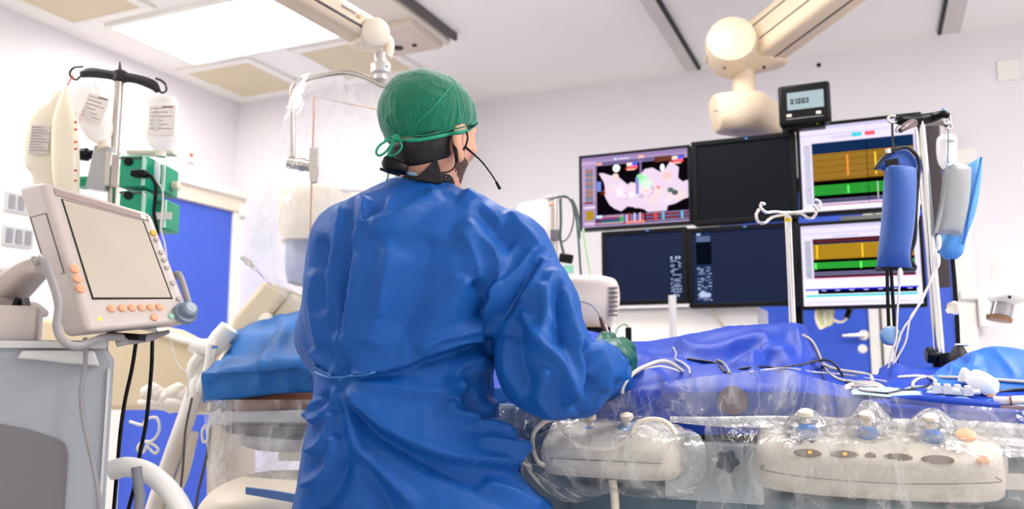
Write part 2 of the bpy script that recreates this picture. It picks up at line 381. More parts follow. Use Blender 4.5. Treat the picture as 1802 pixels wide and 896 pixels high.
def left_door():
    b0, b1, zt = 3.45, 4.26, 2.215
    t = bpy.data.objects.new('door_1', None); COL.objects.link(t); t.location = (A0, (b0+b1)/2, 0); t['kind'] = 'structure'
    build('door_leaf', G().box((A0+.03, (b0+b1)/2, zt/2), (.04, b1-b0, zt), M_DOOR), t, bevel=.004)
    g = G(); g.box((A0+.03, b1+.045, zt/2), (.08, .09, zt), M_WHITE); g.box((A0+.03, b0-.045, zt/2), (.08, .09, zt), M_WHITE)
    g.box((A0+.035, (b0+b1)/2, zt+.05), (.09, b1-b0+.24, .1), M_CREAM); g.box((A0+.05, (b0+b1)/2, zt+.12), (.12, b1-b0+.3, .05), M_WHITE)
    g.box((A0+.06, b1+.06, zt+.01), (.1, .05, .08), M_WHITE)
    build('door_frame', g, t, bevel=.008)
left_door()
def back_doors():
    zt = 2.26
    for n_, (a0, a1) in enumerate([(-.80, -.02), (.10, .40)]):
        t = bpy.data.objects.new('door_%d' % (n_+2), None); COL.objects.link(t); t.location = ((a0+a1)/2, B1, 0); t['kind'] = 'structure'
        build('door_leaf', G().box(((a0+a1)/2, B1-.03, zt/2), (a1-a0, .04, zt), M_DOOR), t, bevel=.004)
        if n_ == 0:
            p = PB(1520, 590, B1-.05); q = PB(1483, 591, B1-.09)
            g = G(); g.lathe([(.026, 0), (.028, .006), (.012, .012), (.012, .05)], p+np.array([0, .0, 0]), (0, -1, 0), M_WHITE)
            g.tube([p+np.array([0, -.05, 0]), q], .012, M_CHROME, 10, 1); build('door_handle', g, t)
            build('lock_plate', G().lathe([(.024, 0), (.024, .006), (.01, .01)], PB(1518, 614, B1-.05), (0, -1, 0), M_WHITE), t)
    g = G()
    for a0, a1 in ((-.86, -.80), (-.02, .10), (.40, .50)): g.box(((a0+a1)/2, B1-.035, zt/2), (a1-a0, .07, zt), M_WHITE)
    g.box((.04, B1-.074, zt/2), (.012, .01, zt), M_LINE); g.box((-.2, B1-.035, zt+.04), (1.5, .07, .08), M_WHITE)
    struct('trim_1', g, bevel=.006)
back_doors()
g = G(); p = PB(1712, 520, B1-.05)
g.box(p, (.13, .1, .05), M_WHITE); g.box(p+np.array([.04, -.02, -.09]), (.05, .06, .16), M_WHITE); build('wall_junction_box', g, bevel=.008, label='small white junction box on the back wall beside the right door', cat='box')
g = G(); p = PB(1775, 123, B1-.008); g.box(p, (.11, .016, .11), M_WHITE); build('wall_plate', g, bevel=.005, label='square white blank plate high on the right wall', cat='wall plate')
g = G(); p = PB(1441, 115, B1); g.lathe([(.012, 0), (.012, .01), (.004, .014)], p, (0, -1, 0), M_BLACK, 12); build('wall_hook', g, label='tiny black screw in the wall above the small display', cat='hook')
# skirting strip where the back wall meets the tall doors: light boxes behind the monitors
for i, (a0, a1) in enumerate([(-1.35, -1.02), (-1.0, -.88)]):
    pass

def ceil_panel(a0, a1, b0, b1, lab):
    t = thing('ceiling_vent', lab, 'ceiling panel', ((a0+a1)/2, (b0+b1)/2, CEIL-.02), 'beige ventilation panels in the ceiling')
    g = G(); m = .05
    for (x0, x1, y0, y1) in ((a0-m, a1+m, b0-m, b0), (a0-m, a1+m, b1, b1+m), (a0-m, a0, b0, b1), (a1, a1+m, b0, b1)):
        g.box(((x0+x1)/2, (y0+y1)/2, CEIL-.01), (x1-x0, y1-y0, .02), M_WHITE)
    build('panel_frame', g, t, bevel=.004)
    build('panel', G().box(((a0+a1)/2, (b0+b1)/2, CEIL-.006), (a1-a0, b1-b0, .012), mat('vent_mesh', 'D9CBAC', .7, bump=.3, bscale=400)), t)
ceil_panel(-3.81, -3.34, 3.7, 4.2, 'beige ceiling panel in the corner below the light')
ceil_panel(-2.96, -2.50, 3.7, 4.2, 'beige ceiling panel above the plastic-covered shield')
ceil_panel(-3.78, -3.30, 2.36, 2.88, 'beige ceiling panel in the top left corner, cut by the frame')
for i, (a0, a1, b0, b1) in enumerate(PANELS):
    t = thing('ceiling_light', ['large bright rectangular light panel in the ceiling', 'added ceiling light panel over the left machines, unseen outside the frame', 'added ceiling light panel behind the ceiling boom, unseen outside the frame', 'added ceiling light panel over the right side, unseen outside the frame', 'added ceiling light panel over the far side of the table, unseen outside the frame'][i], 'ceiling light', ((a0+a1)/2, (b0+b1)/2, CEIL-.03), 'ceiling light panels')
    g = G(); m = .03
    for (x0, x1, y0, y1) in ((a0-m, a1+m, b0-m, b0), (a0-m, a1+m, b1, b1+m), (a0-m, a0, b0, b1), (a1, a1+m, b0, b1)):
        g.box(((x0+x1)/2, (y0+y1)/2, CEIL-.012), (x1-x0, y1-y0, .024), M_WHITE)
    build('light_frame', g, t)
    build('diffuser', G().box(((a0+a1)/2, (b0+b1)/2, CEIL-.008), (a1-a0, b1-b0, .012), glow('light_panel_diffuser_%d' % i, (1.0, .98, .96), PANEL_EMIT[i])), t)
# ceiling tracks
def track(a, b0, b1, wdt, darkside, lab):
    t = thing('ceiling_track', lab, 'ceiling rail', (a, (b0+b1)/2, CEIL-.03), 'ceiling rails for the monitor boom')
    build('rail', G().box((a, (b0+b1)/2, CEIL-.012), (wdt, b1-b0, .024), mat('rail_metal', 'CFC8C2', .5)), t, bevel=.004)
    build('slot', G().box((a+darkside*(wdt/2+.008), (b0+b1)/2, CEIL-.011), (.02, b1-b0, .018), M_BLACK), t)
track(-.935, 0.2, 4.9, .07, 1, 'pale ceiling rail left of the boom joint')
track(.47, 0.2, 4.88, .09, -1, 'ceiling rail with a dark slot near the right edge of the ceiling')
t = thing('ceiling_rail_end', 'beige rail carriage with two dark holes on the ceiling by the shield arm', 'ceiling rail', (-2.2, 3.2, CEIL-.08))
g = G().box((-2.21, 2.5, CEIL-.03), (.32, 2.7, .06), mat('carriage_paint', 'DDD3C6', .5)); build('rail_body', g, t, bevel=.01)
g = G(); g.box((-2.39, 2.5, CEIL-.02), (.03, 2.5, .04), M_LINE); g.box((-2.02, 2.5, CEIL-.02), (.02, 2.7, .04), M_LINE); build('side_slot', g, t)
g = G().box((-2.22, 3.62, CEIL-.075), (.3, .34, .05), mat('carriage_end', 'CDBFB0', .5)); e = build('end_block', g, t, bevel=.008)
g = G(); g.lathe([(.026, 0), (.026, .01)], (-2.28, 3.68, CEIL-.097), (0, 0, -1), M_BLACK, 16); g.lathe([(.014, 0), (.014, .01)], (-2.18, 3.68, CEIL-.097), (0, 0, -1), M_BLACK, 16); build('bolt_hole', g, e)

# left wall fittings
g = G(); p = PA(332, 277, A0); g.box(p+np.array([.01, 0, 0]), (.02, .07, .07), M_WHITE); pp = build('call_point', g, bevel=.006, label='small white wall box with a red dot, left of the hanging shield', cat='switch')
build('red_light', G().lathe([(.012, 0), (.012, .006), (.004, .009)], p+np.array([.02, 0, .012]), (1, 0, 0), M_RED, 12), pp)
p0 = (A0, 2.76, 1.9); t = thing('wall_panel', 'white wall panel with two grey vent windows behind the screen cart', 'wall panel', p0)
build('panel_body', G().box((A0+.03, 2.72, 1.90), (.06, .3, .5), M_WHITE), t, bevel=.03, seg=3)
for z in (2.0, 1.83):
    g = G().box((A0+.065, 2.75, z), (.012, .16, .1), M_GREYP)
    for k in range(3): g.box((A0+.072, 2.75-.05+k*.05, z), (.01, .03, .07), mat('vent_dark', '8E8C90', .6))
    build('vent_window', g, t)

# ================================================================ MONITOR BANK (plane b = 3.6)
BM = 3.6
def q_(a, z, off=0): return np.array([a, BM-off, z])
class Scr:
    def __init__(s, a0, a1, z0, z1, base): s.r = (a0, a1, z0, z1); s.g = G(); s.k = 0; s.g.add([q_(a0, z1, .0), q_(a1, z1, .0), q_(a1, z0, .0), q_(a0, z0, .0)], [(0, 1, 2, 3)], base)
    def P(s, u, v, o): a0, a1, z0, z1 = s.r; return q_(a0+(a1-a0)*u, z1+(z0-z1)*v, o)
    def rect(s, u0, v0, u1, v1, m): s.k += 1; o = .0006+.00004*s.k; s.g.add([s.P(u0, v0, o), s.P(u1, v0, o), s.P(u1, v1, o), s.P(u0, v1, o)], [(0, 1, 2, 3)], m)
    def poly(s, pts, m): s.k += 1; o = .0006+.00004*s.k; s.g.add([s.P(u, v, o) for u, v in pts], [tuple(range(len(pts)))], m)
def E(c, st=1.0): return glow('screen_%s_%s' % (c, st), c, st)
rng = np.random.RandomState(5)
def monitor(name, a0, a1, z0, z1, bz, lab, kind, body=M_BLACK):
    t = thing(name, lab, 'monitor', ((a0+a1)/2, BM, z0), 'monitors in the ceiling-hung bank')
    g = G().box(((a0+a1)/2, BM+.03, (z0+z1)/2), (a1-a0, .05, z1-z0), body)
    g.box(((a0+a1)/2, BM+.07, (z0+z1)/2), ((a1-a0)*.6, .05, (z1-z0)*.6), body)
    build('housing', g, t, bevel=.006)
    g = G()
    for (x0, x1, y0, y1) in ((a0, a1, z1-bz, z1), (a0, a1, z0, z0+bz), (a0, a0+bz, z0+bz, z1-bz), (a1-bz, a1, z0+bz, z1-bz)):
        g.box(((x0+x1)/2, BM-.001, (y0+y1)/2), (x1-x0, .014, y1-y0), body)
    if kind in ('dark', 'side', 'sidel'): g.box(((a0+a1)/2+.02, BM-.009, z1-bz/2), (.012, .004, .007), M_BLUEP)
    build('bezel', g, t, bevel=.002)
    r = (a0+bz, a1-bz, z0+bz, z1-bz)
    if kind == 'dark': s = Scr(*r, mat('dark_screen', '05060B', .5, spec=.1, emit='10141F', estr=.4))
    if kind in ('side', 'sidel'):
        s = Scr(*r, mat('blue_dark_screen', '060B1A', .5, spec=.12, emit='1A2B55', estr=.3)); W = E('B8C8E8', .8); K = E('30406A', .7)
        if kind == 'side':
            u0, u1 = .83, .98; s.rect(u0, .36, u1, .98, E('16233F', .6))
            for u in (.84, .9, .94): s.rect(u, .37, u+.025, .41, W)
            rows_ = 26
        else:
            u0, u1 = .04, .20; s.rect(u0, .02, u1, .98, E('223358', .7)); s.rect(u0, .14, u1, .46, E('0C1322', .5)); s.rect(u0+.01, .02, u0+.05, .05, W)
            for v in (.07, .09, .11, .13): s.rect(u0+.01, v, u1-.01, v+.009, E('8CA0CC', .7))
            rows_ = 22
        for k in range(rows_):
            v = (.43 if kind == 'side' else .5)+k*(.54/rows_ if kind == 'side' else .47/rows_); u = u0+.01
            while u < u1-.02:
                wd = .01+.03*rng.rand()
                if rng.rand() < .55: s.rect(u, v, min(u+wd, u1-.005), v+.011, W if rng.rand() < .6 else E('7388B8', .7))
                u += wd+.008
        if kind == 'sidel': s.poly([(.06, .86), (.1, .82), (.13, .85), (.18, .86), (.18, .91), (.07, .92)], W)
    if kind == 'map':
        s = Scr(*r, E('B49CC8', .75)); BLK = E('120C14', .5)
        s.rect(.0, .0, 1, .05, E('A488BC', .75)); s.rect(0, .05, .14, .11, E('C8A8D0', .8)); s.rect(.13, .13, 1, .88, BLK); s.rect(.15, .08, .97, .125, E('7F70A8', .6))
        s.rect(.56, .10, .575, .75, E('9C88C0', .7)); s.rect(.135, .13, .142, .9, E('C8B0D8', .8))
        for k in range(13): s.rect(.035, .17+k*.035, .11, .17+k*.035+.022, E(['A07828', '8C6A2C', '2E7C80', 'B08030', '98682A'][k % 5 if k != 4 else 2], .8))
        s.rect(.015, .63, .11, .66, E('8C3038', .8)); s.rect(.015, .70, .13, .73, E('E8D0E8', .9)); s.rect(.035, .76, .115, .9, E('B08C28', .85)); s.rect(.02, .93, .13, .96, E('D8B8D8', .9))
        for k in range(18): s.rect(.01, .15+k*.028, .03, .15+k*.028+.012, E('D8B8E0', .8)); s.rect(.115, .15+k*.028, .13, .15+k*.028+.012, E('D8B8E0', .8))
        s.rect(.15, .09, .2, .12, E('F0A888', 1)); s.rect(.32, .04, .345, .07, E('B8D8F0', 1)); s.rect(.36, .05, .46, .065, E('D8D0F0', 1)); s.rect(.55, .04, .60, .08, E('F0B0A0', 1))
        s.rect(.70, .08, .86, .16, E('5C2E28', .7)); s.rect(.71, .095, .85, .105, E('9C5C40', .7)); s.rect(.71, .13, .85, .14, E('9C5C40', .7))
        s.poly([(.34+.035*math.cos(a)*1, .19+.055*math.sin(a)) for a in np.linspace(0, 6.1, 14)], E('DFF4F4', 1.1)); s.poly([(.77+.02*math.cos(a)*1, .24+.05*math.sin(a)) for a in np.linspace(0, 6.1, 14)], E('F0F4F4', 1.1))
        for (u, v) in ((.44, .13), (.86, .10)):
            s.rect(u, v, u+.06, v+.05, E('F0D8C8', 1)); s.rect(u+.05, v, u+.1, v+.055, E('4850E0', 1)); s.rect(u+.02, v+.04, u+.1, v+.07, E('E06888', 1)); s.rect(u-.01, v+.065, u+.1, v+.09, E('F04840', 1)); s.rect(u, v+.085, u+.08, v+.105, E('F0B8A8', 1))
        H_ = E('D6C2D6', 1.0); H2 = E('E8D8E6', 1.0)
        heart = [(.17, .24), (.21, .24), (.29, .29), (.33, .28), (.37, .33), (.44, .43), (.52, .45), (.55, .40), (.57, .30), (.61, .24), (.68, .23), (.75, .30), (.80, .26), (.84, .17), (.89, .22), (.92, .26), (.91, .40), (.95, .46), (1.0, .44), (1.0, .68), (.95, .70), (.88, .75), (.81, .77), (.8, .84), (.72, .86), (.64, .86), (.60, .80), (.52, .76), (.44, .74), (.38, .80), (.32, .76), (.27, .70), (.24, .62), (.22, .55), (.19, .53), (.23, .48), (.22, .38)]
        s.poly(heart, H_)
        for _ in range(34):
            u = .27+.66*rng.rand(); v = .46+.2*rng.rand()+(.06 if u > .5 else -.02); r0 = .02+.03*rng.rand()
            s.poly([(u+r0*(1+.25*rng.rand())*math.cos(a), v+1.3*r0*(1+.25*rng.rand())*math.sin(a)) for a in np.linspace(0, 5.9, 12)], [H2, H_, E('C8B0C8', .95), E('F0C8C8', 1), E('DCCCE4', 1)][rng.randint(5)])
        for (u, v, r0, c) in ((.59, .38, .05, 'A8E8B0'), (.62, .45, .05, 'C8F0CC'), (.56, .34, .03, '90D8A0'), (.81, .36, .045, 'F0B8B8'), (.73, .51, .018, 'E87878'), (.84, .56, .028, '506860'), (.88, .6, .03, '48585C'), (.83, .43, .02, 'F0D0D0'), (.33, .3, .03, 'F0C8C0'), (.22, .52, .02, 'F0B0A8')):
            s.poly([(u+r0*math.cos(a), v+1.25*r0*math.sin(a)) for a in np.linspace(0, 5.9, 12)], E(c, 1))
        s.rect(.52, .35, .55, .58, E('8890D0', .8)); s.rect(.15, .36, .19, .5, E('7088D8', .9)); s.rect(.19, .5, .23, .55, E('6C2018', .7))
        s.rect(.13, .86, .6, .98, E('5E4470', .7)); s.rect(.18, .88, .38, .91, E('A83838', .8)); s.rect(.19, .90, .37, .93, E('304880', .9)); s.rect(.19, .93, .36, .95, E('208070', .9)); s.rect(.365, .86, .40, .95, E('38A848', .9))
        s.rect(.14, .84, .2, .88, E('C8D8FF', 1)); 
        for k in range(9): s.rect(.40+k*.025, .84+.01*(k % 2), .413+k*.025, .95, E(['8078C8', 'E8D8F0', 'E05848', '8890D8', 'F0E0F0'][k % 5], .9))
        for k in range(12): s.rect(.21+k*.016, .845, .22+k*.016, .875, E('D0A8D0', .9))
        s.rect(.42, .95, .6, .975, E('F08868', 1)); s.rect(.14, .95, .4, .965, E('E0A8B8', .9))
        s.rect(.60, .84, 1, .98, E('2C1C30', .6))
        for k, c in enumerate(('B8A0D8', 'D84848', '8C98D8', 'C04058', 'B8A8E0')): s.rect(.61, .855+k*.025, 1, .863+k*.025, E(c, .9))
        for u in (.69, .76, .93): s.rect(u, .85, u+.02, .96, E('58B8D8' if u > .7 else 'E04848', .9))
    if kind in ('ecg', 'ecg2'):
        s = Scr(*r, E('DCD4EE', .95)); top = .20 if kind == 'ecg' else .17
        s.rect(0, .0, 1, .035, E('C8C0E0', .9)); s.rect(0, .1, 1, .106, E('A8A8D8', .9))
        for k in range(14): s.rect(.28+k*.016, .135, .288+k*.016, .155, E('A8A0C0', .9))
        if kind == 'ecg': s.rect(.45, .115, .535, .16, E('38C0CC', 1)); s.rect(.56, .115, .645, .16, E('E85060', 1))
        x0 = .1; bk = .93 if kind == 'ecg' else .68; s.rect(x0, top, .955, bk-.02, E('08080C', .4))
        for k in range(34): s.rect(.025+.01*rng.rand(), top+.02+k*(bk-top-.04)/34, .085, top+.02+k*(bk-top-.04)/34+.008, E('8E9A98' if rng.rand() < .6 else '708088', .8))
        if kind == 'ecg':
            s.rect(x0, .205, .955, .325, E('1C3C6C', .6))
            for k in range(4): s.rect(x0, .225+k*.027, .955, .232+k*.027, E('0A1428', .5))
            s.rect(x0, .33, .955, .65, E('86601C', .8))
            for k in range(13): s.rect(x0, .335+k*.0245, .955, .342+k*.0245, E('D8A848' if k % 3 else 'C89038', .75)); s.rect(x0, .348+k*.0245, .955, .352+k*.0245, E('241A08', .5))
            s.rect(x0, .70, .955, .82, E('1C7A28', .8))
            for k in range(5): s.rect(x0, .705+k*.024, .955, .713+k*.024, E('40C048', .8))
            for k in range(3): s.rect(x0, .865+k*.018, .955, .872+k*.018, E('8880B0', .8))
            s.rect(x0, .94-.012, .955, .94, E('B02838', .9)); s.rect(0, .94, 1, 1, E('E4DCF2', 1)); s.rect(.96, .2, 1, .94, E('C8C0E8', .9))
            s.rect(.395, .36, .41, .6, E('F08838', 1)); s.rect(.39, .72, .405, .81, E('60F060', 1)); s.rect(.565, .2, .57, .93, E('06060A', .4)); s.rect(.63, .36, .645, .62, E('E8C038', 1)); s.rect(.64, .7, .648, .9, E('D8D8D0', .8)); s.rect(.82, .33, .835, .5, E('F0B030', 1))
        else:
            s.rect(x0, .185, .955, .215, E('6C2A28', .7)); s.rect(x0, .215, .955, .24, E('202C58', .6)); s.rect(x0, .24, .955, .43, E('8C6612', .8))
            for k in range(9): s.rect(x0, .245+k*.0205, .955, .253+k*.0205, E('E0B030', .8)); s.rect(x0, .256+k*.0205, .955, .259+k*.0205, E('241A08', .5))
            s.rect(x0, .465, .955, .545, E('1C7A28', .8))
            for k in range(4): s.rect(x0, .468+k*.02, .955, .476+k*.02, E('40C848', .8))
            for k in range(3): s.rect(x0, .585+k*.018, .955, .592+k*.018, E('A098C8', .8))
            s.rect(x0, .65, .955, .662, E('B83048', .9))
            for u in (.13, .52): s.rect(u, .25, u+.014, .42, E('F0C030', 1)); s.rect(u-.02, .47, u-.002, .55, E('60F060', 1))
            s.rect(0, .68, 1, 1, E('E4DCF2', 1)); s.rect(.02, .79, .97, .81, E('1818C8', 1)); s.rect(.13, .81, .955, .855, E('0A0A14', .4)); s.rect(.02, .82, .13, .86, E('F0DCD0', 1))
            for k in range(7): s.rect(.16+k*.12, .81, .2+k*.12, .82, E('C8C8E8', .9))
            s.rect(.02, .865, .96, .89, E('28C8C8', 1)); s.rect(.05, .95, .9, .956, E('C8C0DC', .9)); s.rect(.02, .96, .98, .966, E('C0B8D8', .9))
    build('screen', s.g, t, smooth=0)
    return t
monitor('monitor', -1.227, -.706, 1.812, 2.168, .012, 'monitor showing a white 3D heart map, top left of the bank', 'map')
monitor('monitor', -.700, -.262, 1.802, 2.178, .02, 'dark blank monitor in the middle of the top row', 'dark')
monitor('monitor', -.256, .222, 1.812, 2.203, .014, 'monitor with heart rhythm traces, top right of the bank', 'ecg')
monitor('monitor', -1.122, -.732, 1.462, 1.800, .018, 'dark monitor with small text at its right edge, bottom left of the bank', 'side')
monitor('monitor', -.728, -.274, 1.440, 1.790, .018, 'dark blue monitor with a text column at left, bottom middle of the bank', 'sidel')
monitor('monitor', -.270, .200, 1.420, 1.782, .014, 'monitor with rhythm traces and a cyan bar, bottom right of the bank', 'ecg2')
# carrier frame behind the monitors
t = thing('monitor_rack', 'dark metal rack and column carrying the bank of monitors', 'monitor rack', (-.4, 3.75, 1.4))
g = G().box((-.5, BM+.17, 1.98), (1.4, .05, .06), M_BLACK); g.box((-.45, BM+.17, 1.62), (1.2, .05, .06), M_BLACK); build('cross_rail', g, t, bevel=.006)
build('upright', G().box((.262, BM+.08, 1.83), (.055, .06, .66), mat('column_dark', '3A3034', .4)), t, bevel=.006); build('upright', G().box((-.3, BM+.17, 1.80), (.05, .05, .9), M_BLACK), t, bevel=.006)
build('cable_cover', G().box((-.02, BM+.06, 1.797), (.16, .02, .02), M_WHITE), t); build('cable_cover', G().box((-.6, BM+.06, 1.795), (.2, .02, .012), M_WHITE), t)
# ceiling boom
t = thing('ceiling_boom', 'large cream ceiling boom arm that carries the monitor bank', 'ceiling boom', D(1310, 200, 3.7))
jd = D(1287, 74, 3.55); cax = RCAM@np.array([-.25, -1, .1])
build('joint_disc', G().lathe([(.02, -.16), (.105, -.16), (.115, -.12), (.115, .0), (.105, .035), (.06, .05), (.0, .055)], jd, cax, M_BOOM, 36), t, bevel=0)
e0, e1 = D(1322, 92, 3.7), D(1520, -60, 3.15); dv = (e1-e0); dv /= np.linalg.norm(dv); up = RCAM@np.array([0, -.45, 0]); up = np.array([0, 0, 1.0])-dv*dv[2]; up /= np.linalg.norm(up); sd = np.cross(dv, up); Rb = np.column_stack([dv, sd, up])
ln = np.linalg.norm(e1-e0)
g = G().box((e0+e1)/2, (ln, .17, .20), M_BOOM, Rb); arm = build('arm', g, t, bevel=.03, seg=3)
g = G()
for zz in (-.03, .05): g.box((e0+e1)/2+Rb@np.array([.02, -.086 if sd@(O-e0) < 0 else .086, zz]), (ln*.95, .004, .005), M_LINE, Rb)
g.box((e0+e1)/2+Rb@np.array([.02, 0, -.101]), (ln*.95, .008, .004), M_LINE, Rb); build('seam', g, arm)
g = G().lathe([(.1, 0), (.1, CEIL-e1[2]-.0)], e1, (0, 0, 1), M_BOOM); build('ceiling_column', g, t)
g = G().loft([(1240, 100, 1352, 60, 3.62, .2), (1242, 108, 1370, 84, 3.65, .22), (1256, 113, 1385, 112, 3.66, .2), (1276, 118, 1362, 120, 3.66, .16), (1290, 128, 1332, 128, 3.66, .1)], M_BOOM, 28); j = build('knuckle', g, t, smooth=60)
g = G(); 
for x in (1275, 1344): g.lathe([(.007, 0), (.007, .008)], D(x, 119, 3.575), RCAM@np.array([0, -1, 0]), M_BLACK, 10)
build('screw', g, j)
build('drop_tube', G().lathe([(.05, 0), (.052, .02), (.052, .20), (.05, .22)], D(1310, 182, 3.66), (0, 0, 1), M_BOOM), t)
g = G().loft([(1252, 176, 1262, 226, 3.55, .1), (1258, 170, 1270, 232, 3.56, .2), (1320, 166, 1320, 238, 3.62, .24), (1350, 178, 1352, 244, 3.7, .2), (1400, 214, 1400, 250, 3.78, .12)], M_BOOM, 24, 3.2, 4)
h_ = build('hub', g, t, smooth=50)
g = G().tube(line([(1256, 196), (1290, 193), (1322, 192)], 3.495), .002, M_LINE, 6, 2); build('seam', g, h_)
# small display above
t = thing('small_display', 'small black box with a lit pale display, standing on top of the monitors', 'display', q_(-.18, 2.2))
b0 = PB(1368, 152, 3.5); b1_ = PB(1463, 212, 3.5); cx = (b0+b1_)/2; W_ = b1_[0]-b0[0]; Hh = b0[2]-b1_[2]
build('display_case', G().box(cx+np.array([0, .03, 0]), (W_, .06, Hh), M_BLACK), t, bevel=.012, seg=3)
g = G(); o_ = cx+np.array([.006, -.004, .012]); g.box(o_, (W_*.7, .006, Hh*.42), E('B4C8CE', .75)); 
for k, (u, wd) in enumerate([(-.062, .012), (-.046, .006), (-.034, .012), (-.018, .013), (-.002, .01)]): g.box(o_+np.array([u+.01, -.004, -.003]), (wd, .002, .022), M_BLACK); g.box(o_+np.array([u+.01, -.0055, -.003]), (wd*.35, .001, .008), E('B4C8CE', .75))
for k in range(5): g.box(o_+np.array([.03+k*.008, -.004, .008]), (.004, .002, .006), mat('lcd_grey', '7E8C92', .6))
build('display_screen', g, t)
g = G(); g.box(cx+np.array([-.06, -.003, -.047]), (.018, .006, .01), M_CREAM); g.box(cx+np.array([.055, -.003, -.047]), (.018, .006, .01), M_CREAM); g.box(cx+np.array([0, -.002, -.062]), (W_*.7, .004, .004), M_DKGREY); build('button', g, t)
c2 = PB(1418, 217, 3.52); g = G().box(c2+np.array([0, .03, .0]), (.15, .05, .04), M_BLACK); g.box(c2+np.array([0, .028, .022]), (.16, .06, .008), M_GREYP); bs = build('display_foot', g, t, bevel=.004)
build('yellow_light', G().lathe([(.006, 0), (.006, .004)], c2+np.array([.045, .004, -.0]), (0, -1, 0), glow('yellow_led', 'F0D020', 1)), bs)
# bundle hanging below the bank
g = G()
for k in range(5):
    p = [(1438+k*6, 536), (1436+k*5, 560), (1444+k*4, 578-k*2), (1452+k*3, 566), (1446+k*5, 538)]; g.tube(line(p, 3.4), .006, [M_CABLEW, mat('yellow_tube', 'D8C878', .5), mat('pale_green_tube', 'A8C8A0', .5)][k % 3], 8, 5)
g.tube(line([(1458, 545), (1466, 562), (1482, 566), (1494, 552), (1496, 536)], 3.4), .007, M_CABLEW, 8); g.tube(line([(1490, 560), (1498, 536)], 3.4), .012, M_BLACK, 8, 1)
build('cable_bundle', g, label='coiled bundle of pale cables hanging under the monitors', cat='cables')
# ================================================================ LEFT SIDE
# ---- IV stand with black crossbar
YI = 2.4
top = D(211, 125, YI); foot = np.array([top[0], top[1], 0])
t = thing('infusion_stand', 'steel infusion stand with black crossbar behind the screen cart', 'infusion stand', foot)
build('pole', G().tube([foot+np.array([0, 0, .06]), top], .0125, M_STEEL, 16, 1), t)
build('lower_sleeve', G().tube([D(205, 262, YI)*0+np.array([foot[0], foot[1], .3]), np.array([foot[0], foot[1], 1.66])], .017, M_STEEL, 16, 1), t)
g = G()
for k in range(5):
    a = 2*math.pi*k/5; g.tube([foot+np.array([0, 0, .09]), foot+np.array([.27*math.cos(a), .27*math.sin(a), .05])], [.018, .012], M_STEEL, 8, 1)
build('foot', g, t)
for k in range(5):
    a = 2*math.pi*k/5; build('caster', G().lathe([(.02, -.012), (.025, -.008), (.025, .008), (.02, .012)], foot+np.array([.27*math.cos(a), .27*math.sin(a), .025]), (-math.sin(a), math.cos(a), 0), M_RUBBER, 16), t)
g = G().tube(line([(143, 131), (160, 128), (188, 131), (211, 135)], YI), [.010, .015, .014, .015], M_RUBBER, 12, 6)
g.tube(line([(211, 135), (240, 139), (268, 149), (278, 160)], YI), [.015, .014, .015, .009], M_RUBBER, 12, 6)
g.lathe([(.006, 0), (.02, .008), (.02, .036), (.006, .044)], D(211, 147, YI), (0, 0, 1), M_RUBBER, 16); g.tube(line([(211, 125), (211, 109)], YI), [.005, .002], M_RUBBER, 8, 1)
cb = build('crossbar', g, t)
build('hook', G().tube(line([(143, 133), (134, 140), (126, 136), (123, 128), (130, 119), (146, 117)], YI), .0036, mat('dark_steel', '4A4648', .3, .8), 8, 6), cb)
build('hook', G().tube(line([(278, 155), (284, 163), (292, 160), (292, 150), (284, 142), (274, 138)], YI), .0036, mat('dark_steel', ''), 8, 6), cb)
g = G(); g.box(D(182, 298, YI), (.06, .05, .13), M_GREYP, RCAM@rot('Y', 8)); g.box(D(196, 300, YI-.02), (.02, .05, .10), M_STEEL, RCAM); g.tube(line([(160, 272), (198, 274)], YI), .007, M_STEEL, 10, 1)
cl = build('pole_clamp', g, t, bevel=.004)
g = G().lathe([(.012, -.02), (.018, -.018), (.020, .0), (.014, .006), (.014, .014), (.008, .02)], D(154, 272, YI), RCAM@np.array([1, 0, 0]), M_BLACK, 20); build('clamp_knob', g, cl)
build('pump_bracket', G().box(D(268, 270, YI+.02), (.14, .04, .012), M_CREAM, RCAM), t, bevel=.003); build('pump_bracket', G().box(D(262, 388, YI+.02), (.12, .04, .012), M_CREAM, RCAM), t, bevel=.003)

# bottles
M_BOT = mat('bottle_plastic', 'F2EEEA', .18, alpha=.62); M_LIQ = mat('bottle_fluid', 'EDEFF2', .1, alpha=.5)
def bottle(rows, cap_rows, lab_c, lab_size, ang, name, label, Y, lines=6):
    t = build(name, G().loft(rows, M_BOT, 28, 2.3, 5), smooth=60, label=label, cat='infusion bottle', group='infusion bottles on the left stand')
    build('bottle_cap', G().loft(cap_rows, M_CREAM, 20, 2, 1), t, smooth=40)
    R = RCAM@rot('Y', ang); c = D(*lab_c, Y-.036); g = G(); g.box(c, (lab_size[0], .002, lab_size[1]), M_LABEL, R)
    for k in range(lines):
        zz = lab_size[1]*(.40-.8*k/lines); wd = lab_size[0]*(.5+.35*((k*7) % 3)/2); g.box(c+R@np.array([-lab_size[0]*.45+wd/2, -.0015, zz]), (wd, .0006, .0022), M_INK, R)
    g.box(c+R@np.array([lab_size[0]*.2, -.0015, lab_size[1]*.44]), (lab_size[0]*.4, .0006, .004), mat('label_dark', '6A4A50', .7), R)
    build('bottle_label', g, t)
    return t
Yb = YI-.03
b = bottle([(128, 166, 166, 150, Yb, .05), (124, 172, 172, 152, Yb, .07), (134, 200, 184, 180, Yb, .075), (147, 235, 196, 214, Yb, .075), (164, 250, 196, 232, Yb, .05), (174, 254, 190, 247, Yb, .03)],
       [(172, 254, 190, 246, Yb, .03), (174, 266, 192, 258, Yb, .03)], (166, 193), (.066, .088), 18, 'infusion_bottle', 'tilted clear infusion bottle with a printed label, upside down beside the stand pole', Yb)
